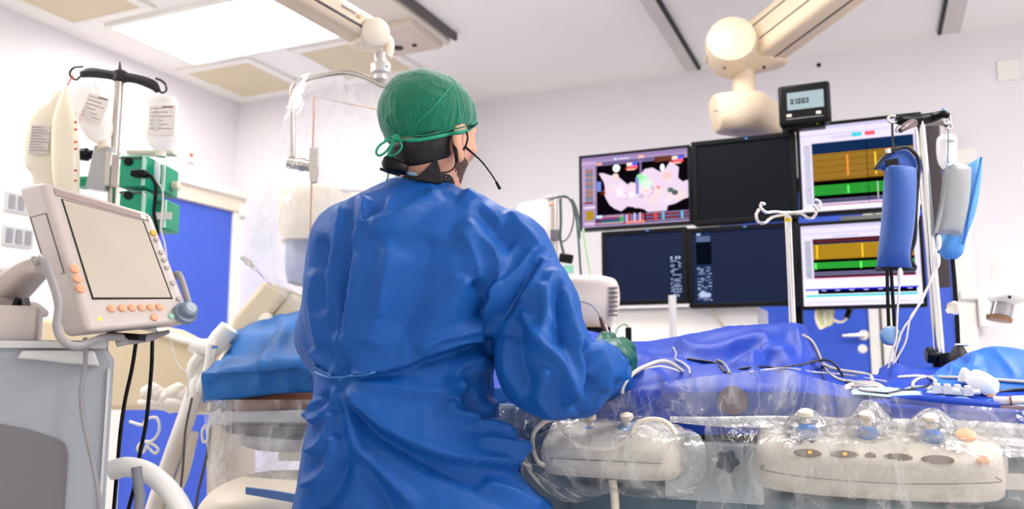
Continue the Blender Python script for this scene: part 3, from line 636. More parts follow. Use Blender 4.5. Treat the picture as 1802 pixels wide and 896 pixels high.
b = bottle([(262, 172, 308, 172, Yb, .05), (257, 178, 312, 178, Yb, .07), (257, 205, 312, 206, Yb, .075), (256, 236, 311, 237, Yb, .075), (264, 256, 302, 258, Yb, .05), (275, 266, 292, 267, Yb, .03)],
       [(274, 266, 292, 266, Yb, .03), (274, 276, 292, 276, Yb, .03)], (285, 212), (.076, .092), 0, 'infusion_bottle', 'upright hung infusion bottle under the right hook of the left stand', Yb)
Yc = YI-.06
b = build('infusion_bottle', G().loft([(88, 168, 112, 160, Yc, .03), (86, 178, 114, 172, Yc, .04), (58, 204, 110, 200, Yc, .06), (46, 250, 108, 250, Yc, .065), (46, 290, 110, 292, Yc, .06), (58, 310, 108, 312, Yc, .05), (62, 345, 100, 345, Yc, .04)], mat('bottle_creamy', 'E9DFCB', .3), 28, 2.6, 5), smooth=60,
      label='flat cream infusion bottle hanging at the far left with a grey label', cat='infusion bottle', group='infusion bottles on the left stand')
g = G(); c = D(70, 246, Yc-.036); R = RCAM@rot('Y', 3); g.box(c, (.055, .002, .085), mat('label_grey', 'CFC6C0', .7), R)
for k in range(9): wd = .03+.012*(k % 3); g.box(c+R@np.array([-.025+wd/2, -.0015, .036-k*.0085]), (wd, .0006, .002), M_INK, R)
build('bottle_label', g, b)
b = build('infusion_bag', G().loft([(112, 156, 118, 150, Yc-.05, .006), (104, 180, 124, 176, Yc-.05, .03), (94, 215, 134, 212, Yc-.05, .045), (92, 260, 138, 258, Yc-.05, .05), (94, 310, 139, 308, Yc-.05, .05), (98, 345, 139, 345, Yc-.05, .03)], mat('bag_cream', 'EADFC6', .35, bump=.4, bscale=25, bdist=.004), 28, 2.2, 5), smooth=60,
      label='wrinkled cream fluid bag hanging between the two bottles at the left', cat='infusion bag')
g = G()
for y in (215, 228, 250, 262, 300, 318): g.box(D(133, y, Yc-.074), (.008, .001, .006), M_RED, RCAM)
build('scale_mark', g, b)
g = G().tube(line([(118, 152), (124, 140), (129, 133)], YI-.03), .0022, M_RED, 6, 4); build('bag_cord', g, b)

# green infusion pumps
def pump(x, y, w_, h, Y, label, plug=True):
    c = D(x, y, Y); t = thing('infusion_pump', label, 'infusion pump', c, 'green infusion pumps on the left stand')
    build('pump_body', G().box(c, (w_, .10, h), M_GREEN, RCAM), t, bevel=.006)
    g = G().box(c+RCAM@np.array([w_*.0, -.052, h*.40]), (w_*.96, .006, .004), M_LINE, RCAM); g.box(c+RCAM@np.array([w_*.42, -.052, 0]), (.008, .008, h*.9), mat('pump_rim', 'BFE0CC', .4), RCAM); build('pump_trim', g, t)
    if plug: build('socket', G().lathe([(.012, 0), (.012, .006)], c+RCAM@np.array([-.012, -.05, h*.28]), RCAM@np.array([0, -1, 0]), M_BLACK, 16), t)
    return t
pump(247, 308, .078, .095, 2.36, 'upper green infusion pump next to the pole with a black plug in it')
pump(247, 362, .078, .070, 2.36, 'lower green infusion pump next to the pole, under the plugged one')
p = pump(288, 320, .05, .085, 2.42, 'upper green infusion pump at the outer right with a drip chamber in front', False)
build('side_knob', G().lathe([(.012, 0), (.014, .004), (.014, .02), (.008, .024)], D(303, 327, 2.42), RCAM@np.array([1, 0, 0]), M_CREAM, 16), p)
p = pump(290, 382, .05, .09, 2.42, 'lower green infusion pump at the outer right, lowest of the four', False)
g = G().box(D(286, 380, 2.365), (.052, .006, .02), M_LABEL, RCAM); build('pump_label', g, p)
g = G().box(D(150, 322, 2.45), (.05, .06, .03), M_GREEN, RCAM); build('small_pump', g, bevel=.005, label='small green pump edge showing above the tilted screen', cat='infusion pump')
g = G().box(D(170, 326, 2.45), (.02, .06, .03), M_GREEN, RCAM)
t = build('power_plug', G().box(D(246, 306, 2.28), (.045, .03, .022), M_BLACK, RCAM@rot('Y', 5)), bevel=.006, label='black power plug pushed into the upper green pump', cat='plug')
build('cord', G().tube(line([(254, 307), (266, 311), (274, 326), (273, 350), (271, 375), (276, 400), (278, 430)], 2.28), .0055, M_BLACK, 8), t)
t = build('drip_chamber', G().tube(line([(277, 284), (277, 290), (277, 310), (279, 322)], 2.33), [.005, .009, .009, .003], mat('chamber', 'E6EEF2', .15, alpha=.6), 12, 3), label='small clear drip chamber under the upright bottle', cat='drip chamber')
build('drip_tube', G().tube(line([(279, 322), (286, 335), (286, 360), (283, 400), (290, 430), (294, 460)], 2.32), .0025, M_CABLEW, 6), t)

# ---- screen on its cart
fr = [D(72, 318, 1.46), D(268, 378, 1.62), D(340, 566, 1.56), D(152, 584, 1.39)]
bk = [D(30, 328, 1.53), D(232, 372, 1.70), D(318, 574, 1.66), D(112, 594, 1.47)]
Nf = np.cross(fr[1]-fr[0], fr[3]-fr[0]); Nf /= np.linalg.norm(Nf); Nf *= np.sign(Nf@(O-fr[0]))
def FM(u, v, o=0): return (fr[0]*(1-u)+fr[1]*u)*(1-v)+(fr[3]*(1-u)+fr[2]*u)*v+Nf*o
t = thing('patient_monitor', 'tilted cream touchscreen monitor with orange buttons at the left', 'monitor', D(205, 600, 1.55))
M_MON = mat('monitor_cream', 'C6BAB3', .38, var=.02, vscale=4)
build('monitor_body', G().hexa(fr, bk, M_MON), t, bevel=.012, seg=4)
def fquad(g, u0, v0, u1, v1, m, o=.002, th=.003):
    g.hexa([FM(u0, v0, o), FM(u1, v0, o), FM(u1, v1, o), FM(u0, v1, o)], [FM(u0, v0, o-th), FM(u1, v0, o-th), FM(u1, v1, o-th), FM(u0, v1, o-th)], m)
g = G(); fquad(g, .09, .035, .93, .085, mat('brown_band', 'A08C86', .4)); fquad(g, .86, .04, .91, .08, M_LABEL, .0025); build('top_band', g, t)
g = G(); fquad(g, .13, .10, .875, .80, M_BLACK, .0015); sb = build('screen_rim', g, t)
g = G(); fquad(g, .14, .11, .855, .79, mat('grey_screen', 'B4A899', .3, emit='C9BDB0', estr=.12, var=.08, vscale=6), .003); build('screen', g, sb)
def dot(u, v, r, m, nm='button', par=t, h=.003):
    build(nm, G().lathe([(r, 0), (r, h), (r*.8, h+.001)], FM(u, v, .0), Nf, m, 18), par)
for v in (.60, .665, .73): dot(.058, v, .0085, M_ORANGE)
for k, u in enumerate((.27, .365, .455, .545, .63, .715)): dot(u, .865, .0075, M_ORANGE)
dot(.63, .945, .007, M_ORANGE); dot(.80, .945, .006, mat('mint_button', 'A8D0BC', .5)); dot(.87, .94, .007, mat('green_button', '58B88C', .5)); dot(.14, .93, .003, glow('green_led', 'D8E060', 1.2), 'indicator')
for v in (.20,): dot(.93, v, .007, mat('yellow_button', 'D8B040', .5))
for v in (.26, .38, .45, .52, .66, .80): dot(.935, v, .005, mat('pale_button', 'B8AAA4', .5))
kb = FM(.93, .935, 0); k_ = build('dial', G().lathe([(.022, 0), (.022, .010), (.016, .012), (.0155, .024), (.012, .026)], kb, Nf, mat('dial_grey', '6F7C8E', .35), 28), t)
build('dial_cap', G().lathe([(.011, .0255), (.010, .028)], kb, Nf, mat('dial_cap', 'A8B0BC', .3), 24), k_)
g = G(); sn = bk[0]*.5+fr[0]*.5
sA = lambda u, v: (fr[0]*(1-u)+bk[0]*u)*(1-v)+(fr[3]*(1-u)+bk[3]*u)*v
Ns = np.cross(bk[0]-fr[0], fr[3]-fr[0]); Ns /= np.linalg.norm(Ns); Ns *= np.sign(Ns@(O-fr[0]))
for (u0, v0, u1, v1) in ((.15, .22, .85, .225), (.15, .62, .85, .625), (.15, .22, .18, .62), (.82, .22, .85, .62)):
    g.hexa([sA(u0, v0)+Ns*.001, sA(u1, v0)+Ns*.001, sA(u1, v1)+Ns*.001, sA(u0, v1)+Ns*.001], [sA(u0, v0), sA(u1, v0), sA(u1, v1), sA(u0, v1)], M_LINE)
build('side_hatch', g, t)
g = G(); c = FM(.52, 1.0, -.03)
for k in range(5): g.box(D(258+k*1.2, 574+k*2, 1.56), (.035, .003, .0012), M_DKGREY, RCAM@rot('Y', 8))
build('speaker_slots', g, t)
M_HANDLE = mat('handle_grey', '9A9494', .45)
build('handle', G().tube(line([(66, 462, 1.44), (76, 455, 1.41), (90, 490, 1.39), (103, 535, 1.37), (100, 575, 1.36), (112, 600, 1.36), (135, 610, 1.38), (160, 602, 1.42), (185, 594, 1.46), (215, 594, 1.5)], 1.4), .0068, M_HANDLE, 12, 6), t)
build('handle', G().tube(line([(303, 492, 1.64), (312, 482, 1.62), (320, 494, 1.61), (335, 545, 1.58), (334, 558, 1.58)], 1.6), .0062, M_HANDLE, 12, 6), t)
g = G().tube(line([(205, 606, 1.5), (222, 600, 1.51), (262, 594, 1.55), (296, 584, 1.6)], 1.5), [.006, .008, .008, .004], M_HANDLE, 10, 5); g.box(D(222, 592, 1.52), (.06, .03, .012), M_BLACK, RCAM@rot('Y', 4)); build('mount_rail', g, t)
g = G().tube(line([(150, 596, 1.42), (150, 640, 1.45), (143, 690, 1.45), (147, 740, 1.45), (160, 800, 1.45), (170, 850, 1.45), (178, 910, 1.45), (180, 1000, 1.45)], 1.45), .004, M_CABLEG, 8, 6); build('cable', g, t)
for n_, pp in enumerate(([(240, 598), (232, 650), (220, 705), (212, 760), (206, 830), (200, 900)], [(268, 594), (267, 640), (262, 700), (256, 750), (246, 800), (238, 850), (225, 900)])):
    build('black_cable', G().tube(line(pp, 1.66), .0037, M_BLACK, 8, 6), t)

cart0 = D(140, 600, 1.48)
t = thing('equipment_cart', 'large grey equipment cart with a dark recess under the tilted screen', 'equipment cart', np.array([cart0[0], cart0[1], 0]))
M_CART = mat('cart_grey', '989CA3', .45, var=.03, vscale=3)
# cabinet outline in its own front plane, extruded back
YF = 1.5
zt = D(100, 600, YF)[2]
CYW = math.radians(-27.5); RCT = RCAM@np.array([[math.cos(CYW), math.sin(CYW), 0], [-math.sin(CYW), math.cos(CYW), 0], [0, 0, 1.0]])
xr = (207-901)/F*YF; xl = xr-.72; CORN = RC(np.array([xr, YF, 0.0]))
def cf(x, z, y=YF): return CORN+RCT@np.array([x-xr, y-YF, z])
def cpx(px, py, off=0):                     # photograph point on the cabinet's front plane
    d, yy = ray(px, py); n_ = RCT[:, 1]; c0_ = CORN+n_*off; return O+d*(((c0_-O)@n_)/(d@n_))
cut = [(xl, zt), (xr-.035, zt), (xr-.014, zt-.012), (xr, zt-.035), (xr, .12), (xl, .12)]
xi, zi = xr+(RCT.T@(cpx(120, 800)-CORN))[0], cpx(60, 738)[2]
build('cabinet', G().prism([cf(x, z) for x, z in cut], RCT@np.array([0, .42, 0]), M_CART), t, smooth=30, bevel=.006)
arc = [(xl, zi+.003), (xi-.12, zi-.002), (xi-.06, zi-.018), (xi-.02, zi-.034), (xi-.006, zi-.044), (xi, zi-.062), (xi, .2), (xl, .2)]
build('recess_panel', G().prism([cf(x, z, YF-.006) for x, z in arc], RCT@np.array([0, .01, 0]), M_DKGREY), t, bevel=.003)
g = G().prism([cpx(x, y, -.022) for x, y in ((38, 617), (166, 617), (176, 645), (120, 640), (70, 634), (29, 631))], RCT@np.array([0, .03, 0]), mat('cart_light', 'C8C6C4', .4)); build('pull_grip', g, t, bevel=.004)
g = G().box(cf(xr-.008, zt/2+.05, YF-.004), (.004, .004, zt-.2), mat('cart_light', 'C8C6C4'), RCT); g.box(cf((xl+xr)/2, zt-.008, YF+.2), (xr-xl-.03, .42, .012), mat('cart_light', 'C8C6C4'), RCT); build('edge_trim', g, t)
build('upper_box', G().box(cf(xr-.125-.17, zt+.028, YF+.12), (.34, .20, .065), M_MON, RCT), t, bevel=.006)
g = G().loft([(-60, 540, -60, 585, 1.6, .1), (-20, 500, 0, 556, 1.6, .1), (16, 482, 40, 520, 1.58, .09), (48, 462, 66, 492, 1.56, .08), (66, 452, 82, 486, 1.55, .06)], M_MON, 20, 3, 5); sa = build('swing_arm', g, t, smooth=50)
g = G().loft([(-8, 522, -8, 560, 1.56, .12), (15, 524, 15, 560, 1.56, .12), (26, 532, 26, 558, 1.56, .12)], M_MON, 20, 3, 2); g.loft([(50, 530, 50, 558, 1.58, .10), (60, 540, 60, 558, 1.58, .1)], M_MON, 20, 3, 2); build('arm_foot', g, sa, smooth=50)
g = G().tube(line([(36, 526), (30, 540), (34, 556)], 1.53), .009, M_BLACK, 8); g.tube(line([(44, 526), (48, 545), (44, 558)], 1.53), .007, M_DKGREY, 8); build('arm_cables', g, sa)
for x in (xl+.1, xr-.06):
    for yy in (YF+.06, YF+.36): build('caster', G().lathe([(.04, -.015), (.055, -.01), (.055, .01), (.04, .015)], cf(x, .055, yy), RCT@np.array([1, 0, 0]), M_RUBBER, 20), t)
# white bracket hoop and grey grip next to the cart
t = build('white_hoop', G().tube(line([(196, 828), (222, 822), (252, 828), (280, 846), (306, 874), (326, 912), (340, 980), (344, 1060)], 1.62), .019, M_WHITE, 16, 6, flat=1.0), label='thick white curved hoop beside the bottom of the cart', cat='hoop')
build('grip', G().tube(line([(240, 822), (243, 850), (246, 880), (240, 930)], 1.56), .0095, mat('grip_grey', '7E7E84', .5), 12, 5), label='short grey upright grip in front of the white hoop', cat='grip')

# ---- big beige gantry shape and tube housing behind
g = G().prism([D(x, y, 3.1) for x, y in [(60, 560), (190, 560), (262, 575), (292, 590), (320, 600), (350, 604), (384, 601), (402, 592), (420, 585), (428, 600), (418, 650), (392, 690), (340, 712), (280, 722), (60, 722)]], RCAM@np.array([0, .35, 0]), M_BEIGE)
t = build('x_ray_gantry', g, smooth=60, bevel=.02, seg=3, label='large beige curved machine body behind the black cables', cat='x-ray machine')
g = G().tube(line([(262, 574), (292, 588), (320, 598), (350, 602), (384, 599), (404, 590)], 3.09), .012, M_WHITE, 10, 5); build('white_rim', g, t)
g = G().prism([D(x, y, 3.25) for x, y in [(150, 715), (330, 715), (350, 760), (340, 1050), (150, 1050)]], RCAM@np.array([0, .25, 0]), M_BEIGE)
t = thing('tube_housing', 'tilted cream block of the x-ray machine beside the doctor\'s left shoulder', 'x-ray machine', D(470, 560, 2.95))
def rbox(corners, Y, th, m): return G().prism([D(x, y, Y) for x, y in corners], RCAM@np.array([0, th, 0]), m)
build('housing_block', rbox([(464, 492), (509, 514), (442, 592), (440, 640), (380, 640), (392, 596), (410, 558)], 2.9, .3, mat('housing_cream', 'DCCBAC', .45)), t, bevel=.018, seg=3)
build('housing_block', rbox([(511, 512), (560, 540), (560, 640), (440, 640), (445, 594)], 2.92, .3, mat('housing_cream2', 'E6D7BC', .45)), t, bevel=.018, seg=3)
build('housing_knob', G().lathe([(.02, 0), (.026, .01), (.026, .03), (.015, .04)], D(474, 568, 2.88), RCAM@np.array([-.2, -1, .3]), M_CREAM, 20), t)
# detector dome behind the plastic shield
g = G().loft([(520, 338, 640, 336, 3.0, .2), (503, 346, 655, 340, 3.0, .4), (498, 362, 662, 356, 3.0, .45), (498, 400, 662, 400, 3.0, .45), (502, 430, 662, 440, 3.0, .42)], M_CREAM, 36, 2.4, 5)
t = build('detector_head', g, smooth=50, label='rounded cream detector head behind the clear shield cover', cat='x-ray machine')
g = G().tube(line([(502, 352), (530, 342), (570, 337), (610, 334), (655, 338)], 2.8), .007, M_WHITE, 10, 5); build('detector_rim', g, t)
g = G().loft([(510, 432, 600, 432, 3.0, .3), (508, 470, 590, 470, 3.0, .3), (512, 500, 570, 505, 3.0, .25)], mat('detector_blue', '9AA6C4', .5), 30, 2.6, 4); build('detector_lower', g, t, smooth=50)
build('detector_stem', G().loft([(540, 500, 620, 500, 3.05, .12), (536, 560, 640, 560, 3.05, .12)], M_CREAM, 24, 3, 2), t)

# ---- white wrapped boom, joints and tubes in front of the left door
g = G().tube(line([(392, 588, 2.7), (356, 650, 2.68), (330, 730, 2.62), (300, 810, 2.6), (270, 900, 2.6), (248, 980, 2.6)], 2.6), [.02, .024, .028, .026, .026, .026], mat('wrap_white', 'E9E2DA', .35, bump=.6, bscale=30, bdist=.006), 14, 6)
t = build('wrapped_pole', g, label='slanting white plastic-wrapped pole in front of the left blue door', cat='pole')
g = G().tube(line([(340, 760, 2.62), (322, 830, 2.62), (296, 900, 2.62), (280, 980, 2.62)], 2.6), [.018, .02, .02, .02], mat('wrap_white', ''), 12, 6); build('inner_pole', g, t)
g = G().lathe([(.01, -.05), (.03, -.045), (.034, 0), (.03, .045), (.01, .05)], D(388, 596, 2.68), RCAM@np.array([.6, 0, .8]), M_WHITE, 18); g.lathe([(.022, -.03), (.026, 0), (.022, .03)], D(352, 612, 2.68), RCAM@np.array([.9, 0, -.3]), M_WHITE, 18); g.tube(line([(352, 625), (338, 650), (345, 690)], 2.66), .017, M_WHITE, 10); g.tube(line([(372, 606), (366, 648), (350, 690)], 2.64), .015, M_WHITE, 10); build('clamp_joint', g, t)
build('blue_mark', G().box(D(378, 611, 2.62), (.018, .004, .008), M_BLUEP, RCAM), t)
g = G()
for k in range(9):
    x, y = 268+k*11, 690+((k*5) % 4)*7; g.lathe([(.006, -.03), (.026, -.025), (.03, .01), (.012, .03)], D(x, y, 2.7), RCAM@np.array([.9, -.2, .3*(-1)**k]), mat('lump_white', 'E6DED4', .45, bump=.5, bscale=30, bdist=.006), 14)
g.loft([(244, 704, 256, 716, 2.7, .05), (290, 694, 296, 724, 2.72, .1), (350, 690, 356, 730, 2.72, .1), (378, 700, 380, 725, 2.72, .05)], mat('lump_white', ''), 16, 2, 4)
build('wrapped_equipment', g, smooth=60, label='pale lumpy plastic-wrapped fittings under the beige machine body', cat='equipment')
g = G().loft([(372, 708, 376, 740, 2.7, .06), (400, 712, 402, 752, 2.7, .08)], M_DKGREY, 16, 3, 2); build('grey_bracket', g, label='dark grey bracket left of the blue covered table end', cat='bracket')
for nm, pts, r, m, lb in (('bow_tie', [(228, 742), (250, 748), (258, 738), (276, 736), (280, 758), (268, 776), (250, 778), (242, 790), (252, 796), (262, 780), (278, 790), (272, 798), (258, 784)], .0045, M_WHITE, 'white tie strings with a bow hanging before the left blue door'),
                      ('bow_tie', [(362, 748), (356, 760), (358, 778), (366, 772), (366, 758), (372, 738), (388, 720)], .0045, M_WHITE, 'white looped tie string beside the plastic drape'),
                      ('hanging_cable', [(338, 700), (326, 760), (322, 820), (316, 870), (306, 920)], .0035, M_LINE, 'thin dark cable hanging beside the wrapped pole'),
                      ('hanging_cable', [(372, 745), (364, 800), (350, 860), (344, 900), (340, 960)], .004, M_LINE, 'thin dark cable hanging close to the plastic drape'),
                      ('thin_tube', [(300, 600), (312, 640), (330, 660), (330, 700)], .0022, M_CABLEW, 'thin white tube drooping over the beige machine body')):
    build(nm, G().tube(line(pts, 2.55), r, m, 8, 5), label=lb, cat='cable' if 'cable' in nm else ('tube' if 'tube' in nm else 'string'))

# ---- ceiling arm, steel yoke, clear shield and its bag
YS = 2.42
t = thing('shield_arm', 'cream ceiling arm with steel yoke that holds the clear shield', 'ceiling arm', D(672, 150, YS))
e0, e1 = D(652, 62, YS), D(380, -95, 2.05); dv = (e1-e0)/np.linalg.norm(e1-e0); up = np.array([0, 0, 1.0])-dv*dv[2]; up /= np.linalg.norm(up); sd = np.cross(dv, up); Rb = np.column_stack([dv, sd, up]); ln = np.linalg.norm(e1-e0)
M_ARM = mat('arm_beige', 'DCC9B0', .4)
arm = build('arm', G().box((e0+e1)/2, (ln, .09, .085), M_ARM, Rb), t, bevel=.022, seg=3)
sg = 1 if sd@(O-(e0+e1)/2) > 0 else -1
g = G().box((e0+e1)/2+Rb@np.array([-.02, sg*.047, -.018]), (ln*.9, .004, .006), M_LINE, Rb); g.box(e0+Rb@np.array([.12, sg*.047, .01]), (.05, .002, .004), M_INK, Rb); g.lathe([(.006, 0), (.006, .003)], e0+Rb@np.array([.08, sg*.046, .008]), sd*sg, M_ORANGE, 12); build('seam', g, arm)
build('grip_end', G().box(e0+Rb@np.array([.03, sg*.01, -.05]), (.05, .05, .02), M_CREAM, Rb), arm, bevel=.004)
build('ceiling_column', G().lathe([(.05, 0), (.05, CEIL-e1[2])], e1, (0, 0, 1), M_ARM), t)
ja = RCAM@np.array([.45, -1, -.1]); build('joint_disc', G().lathe([(.03, -.05), (.042, -.045), (.046, .02), (.042, .042), (.03, .052), (.0, .056)], D(656, 62, YS-.03), ja, M_CREAM, 32), t)
g = G().tube(line([(670, 62), (682, 70), (685, 84), (681, 100)], YS), .016, M_CREAM, 12, 4); build('elbow', g, t)
pz = D(671, 100, YS)
g = G().lathe([(.02, 0), (.02, -.03), (.028, -.032), (.030, -.035), (.030, -.062), (.026, -.066), (.022, -.07), (.022, -.084), (.012, -.088)], pz+np.array([0, 0, .01]), (0, 0, 1), mat('swivel', 'D2CDC8', .3, .3), 28); g.lathe([(.003, 0), (.003, .002)], D(681, 117, YS-.032), RCAM@np.array([0, -1, 0]), M_BLACK, 8); build('swivel', g, t)
yk = build('yoke', G().tube(line([(700, 158), (672, 150), (648, 138), (612, 128), (570, 132), (532, 142), (519, 150), (514, 165), (514, 220), (515, 276)], YS), .0085, M_STEEL, 14, 6), t)
g = G().tube(line([(507, 286), (548, 292)], YS), [.018, .018], M_STEEL, 20, 1); g.lathe([(.021, 0), (.021, .012)], D(528, 289, YS), RCAM@np.array([1, 0, -.1]), M_STEEL, 20); build('hinge', g, yk)
g = G().prism([D(x, y, YS-.03) for x, y in ((544, 260), (558, 259), (560, 300), (556, 322), (546, 322), (543, 300))], RCAM@np.array([0, .012, 0]), M_STEEL)
for y in (266, 292, 317): g.lathe([(.004, 0), (.004, .003)], D(553, y, YS-.031), RCAM@np.array([0, -1, 0]), M_CREAM, 10)
build('edge_clamp', g, yk, bevel=.002)
M_ACR = film('acrylic_pane', clear=.97, milk=.05, rough=.03, bscale=2, bump=.02)
t = thing('radiation_shield', 'clear hanging radiation shield pane inside a plastic cover', 'shield', D(640, 430, YS))
pn = [D(553, 170, YS), D(720, 205, YS), D(720, 620, YS), D(540, 600, YS)]
build('pane', G().prism(pn, RCAM@np.array([0, .012, 0]), M_ACR), t)
build('pane_edge', G().tube([pn[3], pn[0], pn[1]], .0028, mat('pane_edge_orange', 'D8A080', .4), 8, 1), t)
def L(*pts): return [D(*p) for p in pts]
g = G().sheet([L((528, 136, 2.36), (560, 128, 2.33), (610, 126, 2.33), (655, 138, 2.34), (700, 152, 2.38), (740, 170, 2.38)),
               L((505, 200, 2.38), (545, 195, 2.33), (600, 200, 2.31), (650, 210, 2.33), (700, 215, 2.34), (745, 220, 2.34)),
               L((478, 290, 2.4), (525, 300, 2.32), (585, 300, 2.31), (640, 310, 2.32), (695, 310, 2.33), (745, 300, 2.34)),
               L((450, 380, 2.42), (505, 390, 2.31), (570, 400, 2.30), (630, 400, 2.31), (690, 400, 2.32), (745, 400, 2.34)),
               L((425, 446, 2.45), (480, 470, 2.34), (545, 490, 2.30), (620, 500, 2.30), (690, 500, 2.31), (745, 500, 2.34)),
               L((428, 452, 2.52), (500, 520, 2.36), (550, 560, 2.32), (620, 580, 2.30), (690, 580, 2.31), (745, 580, 2.34))], M_FILMS, 10, 10, wr=.012, wf=7, seed=1)
build('plastic_cover', g, t, smooth=180)
g = G().sheet([L((528, 136, 2.5), (600, 126, 2.52), (700, 152, 2.5)), L((480, 290, 2.5), (590, 300, 2.54), (740, 310, 2.5)), L((430, 448, 2.5), (580, 520, 2.56), (740, 540, 2.5))], M_FILMS, 14, 14, wr=.01, wf=6, seed=2)
build('plastic_cover_rear', g, t, smooth=180)
# ================================================================ THE DOCTOR
YD = 1.76
HC = S(760, 217, YD)                                  # centre of the skull (camera-aligned frame)
PHI = math.radians(34); cp, sp_ = math.cos(PHI), math.sin(PHI); TL = math.radians(8)
def hl(X, Y, Z):                                      # to head-local: right, forward, up
    x, y, z = X-HC[0], Y-HC[1], Z-HC[2]; r = x*cp-y*sp_; f = x*sp_+y*cp
    return r, f*math.cos(TL)-z*math.sin(TL), z*math.cos(TL)+f*math.sin(TL)
def hw(r, f, u):                                      # head-local to camera-aligned
    f2 = f*math.cos(TL)+u*math.sin(TL); z = u*math.cos(TL)-f*math.sin(TL)
    return np.array([HC[0]+r*cp+f2*sp_, HC[1]-r*sp_+f2*cp, HC[2]+z])
def skull(r, f, u, e=0):
    d = ell(r, f, u, (0, 0, 0), (.080+e, .099+e, .098+e))
    d = smin(d, ell(r, f, u, (0, .028, -.075), (.060+e, .068+e, .068+e)), .035)
    d = smin(d, ell(r, f, u, (0, .058, -.128), (.030+e, .030+e, .026+e)), .03)
    d = smin(d, ell(r, f, u, (0, .078, -.02), (.055+e, .026+e, .05+e)), .02)
    return d
def headf(X, Y, Z):
    r, f, u = hl(X, Y, Z); d = skull(r, f, u)
    for s in (-1, 1):
        d = smax(d, -ell(r, f, u, (s*.031, .112, -.012), (.018, .014, .011)), .012)
        d = smin(d, ell(r, f, u, (s*.031, .093, -.012), (.0125, .0125, .0115)), .002)
        d = smin(d, cap(r, f, u, (s*.014, .1, .012), (s*.048, .088, .01), .007, .006), .012)
        d = smin(d, ell(r, f, u, (s*.046, .075, -.045), (.018, .016, .016)), .02)
    d = smin(d, cap(r, f, u, (0, .102, -.002), (0, .122, -.042), .008, .012), .01)
    for s in (-1, 1): d = smin(d, ell(r, f, u, (s*.012, .112, -.046), (.009, .010, .007)), .006)
    d = smin(d, ell(r, f, u, (0, .094, -.076), (.025, .010, .006)), .006); d = smin(d, ell(r, f, u, (0, .092, -.088), (.021, .010, .007)), .006)
    d = np.maximum(d, -ell(r, f, u, (0, .103, -.082), (.022, .006, .0018)))
    for s in (-1, 1):                                  # ears: rim, bowl, lobe
        q = (r-c[0])*s
        dsk = ell(r, f, u, (s*.088, -.004, -.050), (.010, .024, .037)); dsk = smin(dsk, ell(r, f, u, (s*.083, .006, -.088), (.007, .011, .014)), .008)
        bowl = ell(r, f, u, (s*.098, .006, -.050), (.009, .014, .024)); d = smin(d, smax(dsk, -bowl, .004), .006)
    nb = hw(0, -.03, -.06); nt_ = S(752, 350, 1.80)
    d = smin(d, cap(X, Y, Z, nb, nt_, .056, .062), .03)
    return d
# --- limb joints in the camera-aligned frame
SHR, ELR, WRR = S(900, 440, 1.75), S(958, 655, 1.66), S(1072, 640, 1.87)
SHL, ELL_, WRL = S(608, 430, 1.75), S(588, 590, 1.80), S(690, 665, 2.02)
def torso_rows():
    #       py,  left, right, halfdepth, depth
    return [(305, 715, 780, .05, 1.79), (322, 690, 792, .055, 1.785), (340, 655, 822, .075, 1.78), (358, 622, 858, .10, 1.77), (385, 590, 893, .125, 1.765), (430, 574, 915, .15, 1.76), (480, 566, 915, .155, 1.755), (540, 560, 896, .15, 1.76), (600, 560, 876, .145, 1.77),
            (660, 564, 866, .14, 1.77), (720, 554, 872, .15, 1.77), (780, 543, 888, .165, 1.765), (830, 534, 912, .175, 1.765), (896, 523, 962, .185, 1.765), (1100, 500, 1010, .2, 1.765), (1420, 470, 1040, .21, 1.765)]
TR = []
for py, l, r, hd, Y in torso_rows():
    p, q = S(l, py, Y), S(r, py, Y); TR.append((p[2], (p[0]+q[0])/2, (q[0]-p[0])/2, hd, Y))
TR = np.array(TR)[::-1]
def torso(X, Y, Z, shrink=0):
    z = Z[0, 0, :] if Z.ndim == 3 else Z
    cx, hw_, hd, cy = [np.interp(z, TR[:, 0], TR[:, k]) for k in (1, 2, 3, 4)]
    hw_ = np.maximum(hw_-shrink, .03); hd = np.maximum(hd-shrink, .03)
    q = (np.abs((X-cx)/hw_)**2.3+np.abs((Y-cy)/hd)**2.3)**(1/2.3); d = (q-1)*np.minimum(hw_, hd)
    return np.maximum(d, np.maximum(Z-TR[-1, 0], TR[0, 0]-Z))
def gown(X, Y, Z):
    d = torso(X, Y, Z)
    a = cap(X, Y, Z, SHR, S(936, 545, 1.70), .074, .082); a = smin(a, cap(X, Y, Z, S(936, 545, 1.70), S(958, 640, 1.655), .080, .088), .03)
    a = smin(a, cap(X, Y, Z, S(958, 640, 1.655), S(1010, 672, 1.70), .086, .062), .03); a = smin(a, cap(X, Y, Z, S(1010, 665, 1.70), S(1060, 648, 1.82), .062, .047), .03)
    a = smin(a, ell(X, Y, Z, S(968, 690, 1.66), (.05, .055, .045)), .03)
    c0, c1 = S(1050, 654, 1.80), S(1072, 656, 1.845); a = smin(a, cap(X, Y, Z, c0, c1, .047, .050), .012)
    dd = (c1-c0)/np.linalg.norm(c1-c0)+np.array([0, 0, .35]); dd /= np.linalg.norm(dd); a = smax(a, (X-c1[0])*dd[0]+(Y-c1[1])*dd[1]+(Z-c1[2])*dd[2]-.008, .004)
    inner = cap(X, Y, Z, S(1040, 657, 1.77), S(1092, 645, 1.90), .038, .046); a = np.maximum(a, -inner)
    d = smin(d, a, .045)
    l = cap(X, Y, Z, SHL, ELL_, .07, .072); l = smin(l, cap(X, Y, Z, ELL_, WRL, .07, .045), .03); d = smin(d, l, .05)
    d = np.maximum(d, -cap(X, Y, Z, S(742, 300, 1.79), S(742, 345, 1.79), .066, .062)) if False else d
    P = np.stack([X, Y, Z], -1)
    return d
